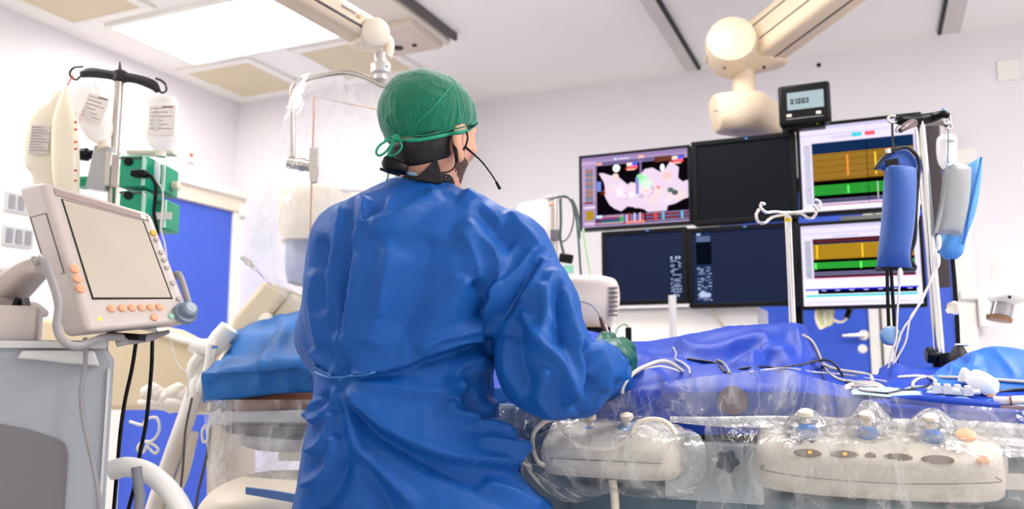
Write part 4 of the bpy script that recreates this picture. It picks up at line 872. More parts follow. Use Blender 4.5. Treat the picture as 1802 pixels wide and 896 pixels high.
xs = np.arange(-.50, .36, .0046); ys = np.concatenate([np.arange(1.46, 1.80, .0052), np.arange(1.80, 2.14, .009)]); zs = np.concatenate([np.arange(.34, .86, .02), np.arange(.86, 1.63, .0046)])
GV, GF = snets(gown, xs, ys, zs); GV = relax(GV, GF, 3); GN = vnormals(GV, GF)
# sculpt folds
STR = [
 ('s', [(688, 338), (682, 380), (660, 400), (634, 414), (626, 473), (612, 579), (606, 655)], 90, .012),
 ('c', [(643, 347), (642, 380), (645, 412)], 7, .008), ('r', [(776, 338), (735, 368), (700, 398), (650, 412)], 9, .010), ('r', [(760, 345), (712, 372), (690, 385)], 6, -.006),
 ('r', [(606, 352), (596, 420), (590, 470), (584, 566)], 8, .008), ('r', [(572, 410), (566, 480), (574, 560)], 8, -.007), ('r', [(626, 420), (606, 520), (596, 600)], 10, -.008), ('r', [(556, 470), (556, 540), (572, 620)], 8, .007),
 ('c', [(808, 342), (850, 372), (884, 408)], 12, .008), ('r', [(830, 362), (868, 410), (905, 440)], 10, -.008), ('c', [(885, 378), (925, 420), (948, 452)], 9, .009),
 ('c', [(948, 452), (928, 492), (904, 530), (882, 568)], 6, -.010), ('r', [(958, 456), (936, 500), (912, 536)], 9, .007), ('c', [(936, 440), (912, 480), (880, 520)], 8, .006),
 ('r', [(800, 390), (856, 440), (880, 505), (856, 560)], 12, .010), ('r', [(850, 500), (884, 528), (856, 570), (880, 590)], 8, .011), ('r', [(826, 490), (852, 530), (842, 562)], 7, -.009), ('c', [(800, 400), (836, 470), (848, 540)], 9, .006),
 ('s', [(612, 664), (660, 656), (720, 640), (800, 607), (876, 585)], 34, .013), ('r', [(612, 672), (690, 682), (770, 690), (830, 678)], 9, .007),
 ('r', [(720, 640), (780, 628), (850, 604), (872, 606)], 7, -.007), ('r', [(790, 690), (830, 650), (870, 632)], 8, .010), ('c', [(806, 700), (792, 670), (812, 640), (856, 622)], 7, .009),
 ('s', [(606, 672), (650, 738), (713, 780), (786, 808), (866, 822), (912, 830)], 45, .017), ('r', [(616, 700), (665, 762), (735, 806), (800, 838), (860, 860)], 9, -.008),
 ('c', [(786, 700), (800, 730), (850, 752), (888, 780)], 9, .010), ('r', [(806, 690), (830, 730), (872, 745)], 8, -.008), ('c', [(790, 668), (812, 722), (826, 750)], 7, .008), ('c', [(868, 700), (850, 735), (880, 790), (908, 820)], 9, .009), ('r', [(830, 770), (880, 796), (915, 826)], 8, .009),
 ('c', [(606, 680), (622, 740), (632, 790), (690, 850), (740, 900)], 9, .010), ('r', [(640, 800), (680, 880), (700, 920)], 12, -.008), ('c', [(840, 850), (890, 870), (950, 905)], 10, .010),
 ('c', [(604, 680), (580, 730), (552, 748)], 8, .010), ('c', [(600, 720), (575, 780), (545, 800)], 9, .010), ('c', [(602, 760), (580, 830), (535, 862)], 9, .011), ('r', [(612, 800), (590, 860), (560, 900)], 10, -.008), ('r', [(590, 700), (560, 712)], 7, -.007), ('c', [(566, 700), (548, 742)], 6, .008),
 ('c', [(556, 610), (575, 640), (600, 662)], 7, .009), ('r', [(560, 640), (590, 655)], 4, -.006), ('c', [(600, 520), (598, 600), (606, 655)], 6, .006),
 ('r', [(700, 430), (680, 520), (650, 620)], 16, .007), ('r', [(760, 410), (745, 500), (700, 600)], 18, -.007), ('r', [(820, 480), (790, 540), (720, 610)], 14, .007), ('c', [(690, 420), (672, 560)], 7, .004), ('c', [(850, 570), (780, 590), (730, 620)], 7, .006),
 ('c', [(960, 470), (985, 520), (998, 580), (1015, 620)], 9, .008), ('r', [(944, 500), (956, 560), (950, 620)], 9, .009), ('r', [(925, 560), (915, 620), (935, 690)], 10, -.008), ('c', [(980, 500), (975, 560), (985, 620)], 8, -.008), ('c', [(920, 540), (940, 600), (985, 640), (1000, 700)], 8, .010), ('c', [(1000, 600), (1010, 650), (985, 715)], 8, .010), ('r', [(1020, 610), (1030, 650), (1015, 700)], 7, -.009), ('c', [(1030, 606), (1052, 650), (1050, 690)], 7, .010), ('c', [(1042, 610), (1070, 640), (1076, 672)], 6, .008), ('r', [(965, 640), (950, 690), (975, 725)], 8, .009), ('r', [(900, 590), (900, 650), (930, 700)], 9, .007), ('c', [(1005, 720), (1020, 690), (1040, 660)], 6, -.008), ('c', [(965, 480), (958, 530), (972, 590)], 7, .006),
]
Wr = RC(GV); hs = stroke_h(Wr, STR); Nr = RC(GN); facing = ((O-Wr)*Nr).sum(1)/np.linalg.norm(O-Wr, axis=1); hs *= np.clip(facing*4+.2, 0, 1)
cr = .0065*ridged(GV*np.array([7, 7, 3.2])+3.1)+.0022*ridged(GV*np.array([15, 15, 9])+8.7)+.0008*ridged(GV*34+1.7)
low = np.clip((.95-GV[:, 2])/.3, 0, 1); cr += low*.010*np.sin(GV[:, 0]*55+3*vnoise(GV*5, 9))
amask = np.clip((GV[:, 0]-.02)/.06, 0, 1); cr = cr*(1+.8*amask)+amask*(.0038*ridged(GV*np.array([13, 13, 11])+2.2)+.0012*ridged(GV*38+5.5))
GV = GV+GN*(hs*1.8+cr)[:, None]

person_base = RC(np.array([TR[0, 1], YD, 0.0]))
# body: one continuous skin surface from head to feet, fine grid round the head
def handR(X, Y, Z, e=0):
    d = cap(X, Y, Z, S(1050, 648, 1.81), S(1074, 634, 1.87), .030+e, .034+e)
    d = smin(d, ell(X, Y, Z, S(1084, 628, 1.905), (.040+e, .050+e, .040+e)), .02)
    fin = [((1082, 606, 1.94), (1096, 603, 1.98), (1104, 622, 1.99), (1094, 642, 1.96)), ((1094, 610, 1.935), (1108, 611, 1.97), (1112, 636, 1.975), (1102, 652, 1.95)),
           ((1100, 624, 1.925), (1111, 630, 1.955), (1112, 655, 1.96), (1102, 668, 1.935)), ((1100, 642, 1.91), (1107, 652, 1.935), (1104, 674, 1.935), (1095, 680, 1.915))]
    for n_, ps in enumerate(fin):
        r = (.0125, .0130, .0122, .0108)[n_]+e; fd = None
        for i in range(3):
            c = cap(X, Y, Z, S(*ps[i]), S(*ps[i+1]), r*(1-.05*i), r*(.95-.05*i)); fd = c if fd is None else smin(fd, c, .004)
        d = smin(d, fd, .006)
    th_ = [(1062, 630, 1.87), (1056, 608, 1.90), (1064, 594, 1.92), (1076, 593, 1.94)]; fd = None
    for i in range(3):
        c = cap(X, Y, Z, S(*th_[i]), S(*th_[i+1]), (.017, .0130, .0115)[i]+e, (.0130, .0115, .0100)[i]+e); fd = c if fd is None else smin(fd, c, .005)
    return smin(d, fd, .008)
def handL(X, Y, Z, e=0):
    w_ = WRL; o = w_
    d = cap(X, Y, Z, w_, o+np.array([.03, .07, -.01]), .026+e, .030+e)
    for n_ in range(4):
        s_ = o+np.array([.03+(n_-1.5)*.019, .09, -.01]); m_ = s_+np.array([.008, .04, -.006]); q = m_+np.array([.006, .022, -.022]); r = .009+e
        d = smin(d, smin(cap(X, Y, Z, s_, m_, r+.001, r), cap(X, Y, Z, m_, q, r, r-.001), .004), .007)
    s_ = o+np.array([.045, .04, -.005]); d = smin(d, cap(X, Y, Z, s_, s_+np.array([.04, .04, -.01]), .0115+e, .009+e), .009)
    return d
hipz = .95
LEG = [np.array([TR[0, 1]+s*.085, YD, hipz]) for s in (-1, 1)]; FT = [np.array([TR[0, 1]+s*.13, YD+.02, .09]) for s in (-1, 1)]
def body(X, Y, Z):
    d = headf(X, Y, Z); d = smin(d, torso(X, Y, Z, .05)+np.maximum(0, (.82-Z)), .03)
    for a, b_, c in ((SHR, ELR, WRR), (SHL, ELL_, WRL)):
        d = smin(d, smin(cap(X, Y, Z, a, b_, .052, .042), cap(X, Y, Z, b_, c, .042, .027), .02), .03)
    d = smin(d, handR(X, Y, Z), .012); d = smin(d, handL(X, Y, Z), .012)
    for a, f_ in zip(LEG, FT):
        kn = (a+f_)/2+np.array([0, .02, .02]); d = smin(d, smin(cap(X, Y, Z, a, kn, .070, .056), cap(X, Y, Z, kn, f_, .055, .038), .03), .04)
        d = smin(d, cap(X, Y, Z, f_+np.array([0, -.02, -.045]), f_+np.array([0, .15, -.055]), .038, .03), .03)
    return d
bx_ = np.unique(np.round(np.concatenate([np.arange(-.50, -.29, .009), np.arange(-.29, -.06, .0036), np.arange(-.06, .15, .009), np.arange(.15, .33, .0055)]), 5))
by_ = np.unique(np.round(np.concatenate([np.arange(1.50, 1.63, .010), np.arange(1.63, 1.92, .0045), np.arange(1.92, 2.20, .007)]), 5))
bz_ = np.unique(np.round(np.concatenate([np.arange(.0, 1.10, .014), np.arange(1.10, 1.26, .007), np.arange(1.26, 1.53, .010), np.arange(1.53, 1.86, .0038)]), 5))
def clean(a, m): 
    o = [a[0]]
    for q in a[1:]:
        if q-o[-1] > m: o.append(q)
    return np.array(o)
BV, BF = snets(body, clean(bx_, .002), clean(by_, .002), clean(bz_, .002)); BV = relax(BV, BF, 1, .4)
M_SKIN = mat('skin', 'D39C80', .5, bump=.15, bscale=250, bdist=.001, var=.10, vscale=25, sss=.08)
P_ = fmesh('person', RC(BV), BF, M_SKIN, None, base=person_base, label='person in a blue surgical gown and green cap standing with their back turned', cat='person')
gown_o = fmesh('surgical_gown', RC(GV), GF, M_GOWN, P_)
def sub_surf(fn, box, h, name, m, rel=1, disp=None):
    V, Fq = snets(fn, *[np.arange(a, b, h) for a, b in box]); V = relax(V, Fq, rel, .5)
    if disp is not None: N = vnormals(V, Fq); V = V+N*disp(V)[:, None]
    return RC(V), Fq, name, m
hb = [(HC[0]-.14, HC[0]+.14), (HC[1]-.14, HC[1]+.15), (HC[2]-.2, HC[2]+.13)]
# hair: shell above the hairline at the nape
NB, NT = hw(0, -.03, -.06), S(752, 350, 1.80)
def hairf(X, Y, Z):
    r, f, u = hl(X, Y, Z); zc = Z-HC[2]; d = smin(skull(r, f, u, .006), cap(X, Y, Z, NB, NT, .060, .066), .03)+.0012*vnoise(np.stack([X, Y, Z], -1)*160)
    cutl = np.maximum(-(zc+.112-.5*np.clip(f+.05, 0, 1)), (f-.012-.25*(u+.03))); ear = -ell(r, f, u, (.088, .008, -.056), (.03, .030, .044))
    d = smin(d, ell(r, f, u, (0, -.055, -.055), (.058, .042, .04)), .02)
    d = np.maximum(d, zc+.016-.56*np.minimum(f, 0)-.3*np.maximum(f, 0)-.12*r)
    return smax(smax(d, cutl, .006), ear, .004)
V, Fq, *_ = sub_surf(hairf, hb, .0038, '', None); hairV, hairF = V, Fq; fmesh('hair', V, Fq, mat('hair', '120D0C', .6, bump=.8, bscale=300, bdist=.002, stretch=(1, 1, .25)), P_)
def beardf(X, Y, Z):
    r, f, u = hl(X, Y, Z); d = skull(r, f, u, .0022)
    reg = np.maximum(u+.070+.3*np.clip(.03-f, 0, 1), -(f-.018-.28*(u+.10))); reg = np.maximum(reg, -(u+.175))
    mouth = -ell(r, f, u, (0, .105, -.083), (.026, .02, .014)); n_ = .0012*vnoise(np.stack([X, Y, Z], -1)*220)
    side = (u+.02)*1.0; sb_ = np.maximum(np.maximum(u+.015, -(f-.024)), f-.036)
    return smax(smax(d+n_, np.minimum(reg, sb_), .004), mouth, .003)
V, Fq, *_ = sub_surf(beardf, hb, .0034, '', None); fmesh('beard', V, Fq, mat('beard', '553A2E', .8, bump=.9, bscale=350, bdist=.002, var=.4, vscale=90), P_)
# cap
cn = np.array([-.0, 0, 1.0])
def capf(X, Y, Z):
    r, f, u = hl(X, Y, Z); P = np.stack([r, f, u], -1)
    d = ell(r, f, u, (0, -.004, .006), (.094, .112, .105)); d = smin(d, ell(r, f, u, (-.02, -.05, .02), (.068, .06, .07)), .03)
    zc = Z-HC[2]; low_ = -(zc+.028-.56*np.minimum(f, 0)-.3*np.maximum(f, 0)-.12*r); inner = skull(r, f, u, .003)
    return smax(smax(d, low_, .004), -inner, .002)
def cdisp(V):
    r, f, u = hl(V[:, 0], V[:, 1], V[:, 2]); ang = np.arctan2(f, r); Q = np.stack([ang*3.2, u*12, r*8], -1)
    return .0035*ridged(Q)+.0016*ridged(V*42)+.0012*np.abs(np.sin(ang*26+2*vnoise(V*18, 4)))*np.clip((.05-u)/.05, 0, 1)
V, Fq, *_ = sub_surf(capf, hb, .0034, '', None, 1, cdisp)
M_CAP = mat('cap_cloth', '04684C', .75, spec=.2, bump=.8, bscale=140, bdist=.002, var=.22, vscale=20, sheen=.4, detail=6)
cap_o = fmesh('surgical_cap', V, Fq, M_CAP, P_); capV, capF = V, Fq
M_TIE = mat('cap_tie', '0F8C6C', .6)
def bvh(V, Fq): return BVHTree.FromPolygons([Vector(p) for p in V], [tuple(int(i) for i in f) for f in Fq])
bv_cap = bvh(capV, capF); bv_body = bvh(np.vstack([RC(BV), hairV]), np.vstack([BF, hairF+len(BV)])); bv_gown = bvh(RC(GV), GF)
bv_head = bvh(np.vstack([RC(BV), hairV, capV]), np.vstack([BF, hairF+len(BV), capF+len(BV)+len(hairV)]))
def stick(bv, pts, off=.002, alt=None, sm=5, Y=1.7):
    out = []
    for x, y in crom(np.array(pts, float), sm):
        d, yy = ray(x, y); d = d/np.linalg.norm(d); h = bv.ray_cast(Vector(O), Vector(d))
        if h[0] is None and alt is not None: h = alt.ray_cast(Vector(O), Vector(d))
        if h[0] is not None: out.append(np.array(h[0])-d*off)
    return out
def ribbon(name, bv, pts, r, m, par, off=.002, flat=.5, alt=None):
    p = stick(bv, pts, off, alt)
    if len(p) > 1: return build(name, G().tube(p, r, m, 8, 1, flat=flat), par, smooth=60)
ribbon('cap_band', bv_head, [(679, 246), (700, 247), (740, 246), (790, 236), (820, 230), (838, 217)], .0045, M_TIE, cap_o, .001, 1, bv_body)
ribbon('cap_band', bv_head, [(680, 241), (705, 240), (745, 239), (790, 229), (822, 222), (838, 213)], .0028, M_TIE, cap_o, .002)
ribbon('cap_seam', bv_cap, [(702, 238), (735, 215), (765, 186), (790, 156), (798, 146)], .0020, M_TIE, cap_o, .001)
ribbon('cap_seam', bv_cap, [(798, 148), (806, 175), (808, 200), (806, 215)], .0016, M_TIE, cap_o, .001)
ribbon('cap_seam', bv_cap, [(679, 212), (690, 228), (700, 240)], .0016, M_TIE, cap_o, .001)
Yt = 1.665
build('cap_bow', G().tube(line([(696, 240), (684, 246), (668, 256), (662, 268), (668, 274), (680, 266), (692, 250)], Yt), .0026, M_TIE, 8, 5), cap_o)
build('cap_bow', G().tube(line([(698, 244), (706, 252), (706, 262), (696, 272), (684, 274), (690, 258), (698, 246)], Yt), .0045, M_TIE, 8, 5, flat=.5), cap_o)
build('cap_bow', G().tube(line([(694, 246), (688, 262), (682, 276)], Yt), .005, M_TIE, 8, 5, flat=.4), cap_o)
build('cap_tie_end', G().tube(line([(684, 276, 1.67), (682, 292, 1.69), (683, 310, 1.70), (680, 318, 1.71)], 1.69), .0016, M_TIE, 6, 5), cap_o)
build('cap_bow', G().lathe([(.002, -.008), (.008, -.005), (.008, .005), (.002, .008)], D(697, 243, Yt), RCAM@np.array([1, 0, 0]), M_TIE, 12), cap_o)

# glove
V, Fq = snets(lambda X, Y, Z: smin(handR(X, Y, Z, .0018), cap(X, Y, Z, S(1044, 652, 1.80), S(1070, 640, 1.86), .033, .033), .012), np.arange(.12, .33, .003), np.arange(1.74, 2.05, .003), np.arange(1.10, 1.32, .003))
V = relax(V, Fq, 1, .4); N = vnormals(V, Fq); V = V+N*(.0010*ridged(V*60)+.0005*np.sin(V[:, 0]*500+V[:, 2]*260))[:, None]
M_GLOVE = mat('glove_green', '0E5A48', .42, bump=.25, bscale=120, bdist=.001, var=.12, vscale=30)
fmesh('glove', RC(V), Fq, M_GLOVE, P_)
c0 = WRL
V, Fq = snets(lambda X, Y, Z: handL(X, Y, Z, .0018), np.arange(c0[0]-.05, c0[0]+.15, .005), np.arange(c0[1]-.05, c0[1]+.2, .005), np.arange(c0[2]-.08, c0[2]+.06, .005)); fmesh('glove', RC(V), Fq, M_GLOVE, P_)
# trousers and clogs below the frame
def trou(X, Y, Z):
    d = 9
    for a, f_ in zip(LEG, FT): d = smin(d, cap(X, Y, Z, a+np.array([0, 0, -.05]), f_+np.array([0, 0, .05]), .08, .075), .02) if not np.isscalar(d) else cap(X, Y, Z, a+np.array([0, 0, -.05]), f_+np.array([0, 0, .05]), .08, .075)
    return smax(d, .12-Z, .005)
V, Fq = snets(trou, np.arange(-.50, .12, .014), np.arange(1.6, 1.95, .014), np.arange(.08, 1.02, .014)); fmesh('trousers', RC(V), Fq, mat('scrub_green', '1F7A62', .8), P_)
for f_ in FT:
    V, Fq = snets(lambda X, Y, Z: np.maximum(smin(cap(X, Y, Z, f_+np.array([0, -.03, -.04]), f_+np.array([0, .15, -.05]), .052, .048), ell(X, Y, Z, f_+np.array([0, .1, -.04]), (.052, .1, .045)), .02), .002-Z), np.arange(f_[0]-.09, f_[0]+.09, .008), np.arange(f_[1]-.12, f_[1]+.26, .008), np.arange(-.01, .13, .008)); fmesh('clog', RC(V), Fq, M_WHITE, P_)
# gown binding at the neck, waist tie
M_BIND = mat('gown_binding', 'AFC9E8', .6)
build('gown_binding', G().tube(line([(690, 322, 1.80), (684, 317, 1.76), (700, 313, 1.732), (735, 315, 1.722), (765, 320, 1.728), (784, 328, 1.75), (800, 336, 1.79)], 1.73), .0042, M_BIND, 10, 6, flat=.6), P_)
tie = ribbon('gown_tie', bv_gown, [(556, 655), (574, 662), (592, 664), (606, 664)], .006, mat('tie_blue', '4F8ACB', .5), gown_o, .001, .5)
ribbon('gown_tie', bv_gown, [(554, 645), (566, 652), (582, 660)], .004, mat('tie_blue', ''), gown_o, .003, .5)
ribbon('gown_tie', bv_gown, [(598, 670), (612, 662), (640, 660), (660, 655)], .004, mat('tie_blue', ''), gown_o, .0, .5)
ribbon('shoulder_seam', bv_gown, [(950, 450), (930, 490), (906, 530), (884, 566)], .0016, mat('seam_light_blue', '2468B4', .5), gown_o, .0005, .6)
# thyroid collar, transmitter and headset
Yn = 1.70
def colf(X, Y, Z):
    a, b_ = S(750, 312, 1.775), S(754, 285, 1.765); d = cap(X, Y, Z, a, b_, .070, .066); d = np.maximum(d, -cap(X, Y, Z, a-np.array([0, 0, .03]), b_+np.array([0, 0, .04]), .061, .060))
    d = np.maximum(d, Z-(1.2+(640-300)/F*1.77)-.0-.18*(X-S(750, 300, 1.77)[0])*0-.02*np.sin((X+.2)*30)); return np.maximum(d, (1.2+(640-352)/F*1.77)-Z)
V, Fq = snets(colf, np.arange(-.30, -.08, .004), np.arange(1.67, 1.88, .004), np.arange(1.5, 1.66, .004)); col_o = fmesh('neck_collar', RC(V), Fq, mat('collar_black', '1B1719', .8, bump=.3, bscale=200), P_)
build('collar_flap', G().prism(line([(728, 316), (748, 298), (768, 277), (775, 300), (778, 322), (766, 322), (745, 318)], 1.693), RCAM@np.array([0, .012, 0]), mat('collar_black', '')), col_o, bevel=.002)
tp = G().loft([(672, 286, 674, 296, 1.68, .02), (680, 275, 682, 303, 1.675, .035), (700, 282, 700, 306, 1.675, .04), (718, 290, 716, 308, 1.68, .03)], M_BLACK, 20, 2.6, 4); tr_ = build('transmitter', tp, P_, smooth=50)
build('clip', G().tube(line([(669, 297), (684, 303), (704, 308)], 1.68), .003, M_RUBBER, 8, 3), tr_)
build('collar_buckle', G().box(D(722, 306, 1.688), (.028, .01, .007), mat('buckle_blue', '7890A8', .3), RCAM@rot('Y', 8)), col_o, bevel=.002)
hs_ = build('headset', G().tube(line([(826, 226, 1.73), (817, 232, 1.70), (806, 236, 1.69), (800, 250, 1.69), (803, 275, 1.69), (803, 286, 1.70)], 1.7), [.002, .0025, .004, .005, .004, .003], M_BLACK, 10, 5), P_)
build('microphone_boom', G().tube(line([(818, 258, 1.70), (832, 270, 1.72), (848, 285, 1.74), (862, 303, 1.76), (874, 321, 1.77)], 1.72), [.003, .0022, .0018, .0016, .0016], M_BLACK, 8, 5), hs_)
build('microphone', G().tube(line([(873, 320, 1.77), (880, 333, 1.775)], 1.77), [.003, .0036], M_BLACK, 10, 2), hs_)
build('ear_hanger', G().tube(line([(821, 232, 1.705), (823, 244, 1.70), (819, 258, 1.70), (815, 264, 1.70)], 1.7), .0022, M_BLACK, 8, 4), hs_)
build('headset_cable', G().tube(line([(803, 284, 1.695), (799, 295, 1.69), (790, 302, 1.69), (776, 304, 1.69)], 1.69), .0016, M_BLACK, 6, 5), hs_)
# ================================================================ OPERATING TABLE AND DRAPES
def rowB(b, pts): return [PB(x, y, b) for x, y in pts]
t = thing('operating_table', 'long operating table under the blue drapes and clear plastic', 'operating table', (-.5, 2.1, 0))
build('table_top', G().box((-.52, 2.11, 1.045), (2.44, .56, .04), M_GREYP), t, bevel=.008)
build('mattress', G().box((-.52, 2.11, 1.08), (2.40, .52, .035), mat('mattress_dark', '2A3038', .6)), t, bevel=.01)
build('side_rail', G().box((-.1, 1.80, .985), (1.7, .012, .03), M_STEEL), t, bevel=.002)
build('side_rail', G().box((-.1, 2.42, .985), (1.7, .012, .03), M_STEEL), t, bevel=.002)
g = G()
for x in (-.8, -.3, .2, .6):
    for y in (1.81, 2.41): g.box((x, y, 1.0), (.03, .03, .06), M_STEEL)
build('rail_bracket', g, t)
build('lower_body', G().box((-.05, 2.12, .90), (1.50, .5, .22), M_TEALGREY), t, bevel=.02, seg=3)
build('side_cover', G().box((.02, 1.845, .83), (1.35, .05, .20), mat('side_cover', '5E7480', .5)), t, bevel=.01)
build('column', G().box((-.1, 2.12, .42), (.5, .38, .76), M_WHITE), t, bevel=.03)
build('base', G().box((-.1, 2.12, .04), (1.2, .6, .08), M_WHITE), t, bevel=.02)

XS = [800, 880, 960, 1020, 1060, 1110, 1150, 1190, 1235, 1290, 1340, 1400, 1418, 1436, 1480, 1540, 1580, 1640, 1700, 1760, 1840, 1990]
Y4 = [640, 636, 600, 590, 600, 611, 612, 604, 590, 579, 576, 573, 588, 640, 660, 664, 654, 656, 652, 652, 652, 654]
Y3 = [670, 668, 650, 640, 638, 640, 642, 634, 625, 622, 616, 612, 622, 660, 676, 676, 668, 670, 668, 668, 668, 670]
Y2 = [690, 690, 680, 668, 664, 662, 662, 660, 656, 655, 650, 648, 654, 676, 690, 692, 690, 692, 694, 698, 700, 706]
Y1 = [704, 704, 702, 698, 694, 690, 688, 684, 682, 680, 680, 680, 682, 692, 704, 708, 710, 712, 716, 720, 726, 738]
rows = [[PB(x, 765 if x < 1600 else 750, 1.782) for x in XS], [PB(x, 730, 1.785) for x in XS], rowB(1.80, zip(XS, Y1)), rowB(1.93, zip(XS, Y2)), rowB(2.06, zip(XS, Y3)), rowB(2.2, zip(XS, Y4)), rowB(2.35, [(x, max(y+3, 600)) for x, y in zip(XS, Y4)]),
        [np.array([*PB(x, 660, 2.46)[:2], 1.05]) for x in XS], [np.array([*PB(x, 660, 2.47)[:2], .75]) for x in XS]]
STD = [('c', [(1188, 606), (1240, 622), (1300, 610), (1352, 590)], 9, .012), ('r', [(1196, 640), (1280, 632), (1330, 622), (1360, 640), (1384, 660)], 9, -.012), ('c', [(1345, 622), (1300, 645), (1345, 668)], 8, .010), ('c', [(1320, 650), (1345, 625), (1400, 618)], 7, .009),
       ('r', [(1020, 600), (1100, 632), (1200, 650), (1290, 664)], 7, .008), ('c', [(1110, 640), (1200, 655), (1330, 668)], 7, .007), ('c', [(1120, 668), (1180, 650), (1220, 655)], 6, .007), ('c', [(1345, 590), (1352, 612), (1345, 630)], 7, .008), ('c', [(1400, 576), (1410, 610), (1430, 640)], 6, .008),
       ('c', [(1545, 664), (1562, 652), (1580, 656), (1570, 672)], 6, .010), ('r', [(1500, 672), (1560, 678), (1620, 668)], 6, .007), ('c', [(1060, 660), (1150, 665), (1172, 675)], 5, .006), ('c', [(1172, 668), (1170, 690)], 3, .006)]
dg = G().sheet(rows, M_DRAPE, 7, 9, wr=.009, wf=8, strokes=[(k_s, p_s, w_s, 1.4*h_s) for k_s, p_s, w_s, h_s in STD], seed=5)
drape = build('surgical_drape', dg, smooth=180, label='large deep blue surgical drape covering the patient along the table', cat='drape')
bv_dr = BVHTree.FromPolygons([Vector(p) for p in dg.v], dg.f)
# light drape mound at the right edge
XR = [1640, 1665, 1690, 1715, 1745, 1780, 1830, 1900]
rows = [rowB(1.96, [(1640, 678), (1665, 680), (1690, 682), (1715, 684), (1745, 686), (1780, 688), (1830, 690), (1900, 694)]), rowB(2.0, [(1644, 662), (1665, 664), (1690, 662), (1715, 660), (1745, 660), (1780, 664), (1830, 668), (1900, 670)]),
        rowB(2.06, [(1650, 652), (1668, 645), (1690, 634), (1715, 626), (1745, 622), (1780, 624), (1830, 632), (1900, 640)]), rowB(2.14, [(1655, 649), (1672, 639), (1694, 628), (1718, 618), (1746, 611), (1782, 613), (1830, 622), (1900, 632)]), rowB(2.3, [(1658, 652), (1680, 645), (1700, 634), (1720, 626), (1750, 620), (1784, 620), (1830, 628), (1900, 638)]), rowB(2.42, [(x, 665) for x in XR])]
lg = G().sheet(rows, mat('bright_drape', '1A66CC', .5, bump=.2, bscale=18, bdist=.005, var=.05), 7, 9, wr=.004, wf=7, seed=8, strokes=[('c', [(1668, 648), (1700, 656), (1730, 672)], 7, .012), ('c', [(1745, 612), (1770, 640), (1790, 668)], 4, .005), ('r', [(1700, 630), (1690, 650), (1720, 668)], 8, -.008), ('r', [(1720, 622), (1712, 650), (1730, 664)], 7, .008)])
drape2 = build('folded_drape', lg, smooth=180, label='bright blue folded drape mound at the right edge of the table', cat='drape')
bv_l = BVHTree.FromPolygons([Vector(p) for p in lg.v], lg.f)
# rolled blue edge and paper strip on the near side of the table top
build('rolled_drape_edge', G().tube([PB(x, y, 1.80) for x, y in [(1568, 704), (1620, 706), (1680, 712), (1735, 716), (1760, 716)]], [.008, .012, .014, .012, .008], M_DRAPE, 14, 6), label='rolled dark blue drape edge in front of the small connectors', cat='drape')
rows = [rowB(1.82, [(1500, 696), (1600, 700), (1700, 706), (1802, 714), (1900, 720)]), rowB(1.9, [(1500, 688), (1600, 690), (1700, 696), (1802, 702), (1900, 706)]), rowB(2.0, [(1520, 680), (1600, 680), (1700, 684), (1802, 690), (1900, 692)])]
pg = G().sheet(rows, mat('paper_drape', 'A9CCEC', .5, bump=.3, bscale=25, bdist=.004), 8, 8, wr=.004, wf=14, seed=11)
build('paper_sheet', pg, smooth=180, label='pale blue crumpled sheet under the connectors on the table', cat='sheet')
bv_p = BVHTree.FromPolygons([Vector(p) for p in pg.v], pg.f)
def onto(pts, off=.006, fb=2.08, sm=6):
    out = []
    for x, y in crom(np.array(pts, float), sm):
        d, yy = ray(x, y); d = d/np.linalg.norm(d); best = None
        for bv in (bv_p, bv_l, bv_dr):
            h = bv.ray_cast(Vector(O), Vector(d))
            if h[0] is not None and (best is None or h[3] < best[3]): best = h
        out.append(np.array(best[0])-d*off if best is not None else None)
    last = fb
    for i, q in enumerate(out):
        if q is None: x, y = crom(np.array(pts, float), sm)[i]; out[i] = PB(x, y, last)
        else: last = q[1]
    out = np.array(out); 
    for _ in range(2): out[1:-1] = (out[:-2]+2*out[1:-1]+out[2:])/4
    return out
def cable(name, pts, r, m, lab, cat='cable', off=None, group=None):
    return build(name, G().tube(onto(pts, off if off is not None else r+.002), r, m, 8, 1), smooth=60, label=lab, cat=cat, group=group)
M_CGW = mat('warm_grey_cable', 'C4BDB6', .4); M_CBK = mat('dark_cable', '2A2226', .4)
cable('cable', [(1412, 590), (1428, 600), (1440, 622), (1448, 640), (1470, 650), (1500, 655), (1530, 660), (1536, 672)], .0042, M_CGW, 'grey cable arching down from the drape peak by the short pole')
cable('cable', [(1448, 640), (1456, 655), (1476, 668), (1500, 672), (1520, 676), (1538, 680)], .004, M_CGW, 'grey cable running in a low loop behind the dark cable')
cable('cable', [(1300, 650), (1340, 645), (1372, 648), (1410, 642), (1440, 634), (1462, 636), (1476, 650), (1490, 672), (1512, 688), (1560, 693)], .0028, M_CBK, 'thin dark cable looping over the drape below the short pole')
cable('cable', [(1560, 693), (1610, 684), (1650, 679), (1690, 684), (1730, 692), (1770, 688), (1802, 685), (1850, 684)], .003, M_CBK, 'thin dark cable running across the small connectors to the right edge')
cable('cable', [(1580, 664), (1620, 662), (1645, 668), (1642, 678), (1632, 686)], .0036, M_CGW, 'grey cable curling into a hook shape before the white connectors')
cable('cable', [(1606, 682), (1608, 672), (1626, 664), (1660, 664), (1720, 666), (1802, 672), (1850, 674)], .0036, M_CGW, 'long grey cable lying along the foot of the bright blue mound')
cable('cable', [(1448, 632), (1446, 655), (1450, 668)], .0022, M_CBK, 'short dark wire hanging over the drape fold')
g = G()
for k in range(4): g.tube(onto([(1486, 680+k*2), (1510, 672+k*3), (1540, 674+k*2), (1552, 681+k), (1530, 688), (1500, 684)], .008+.002*k), .003, M_CGW, 8, 1)
build('coiled_cable', g, smooth=60, label='small coil of grey cable on the table right of the dark loop', cat='cable')
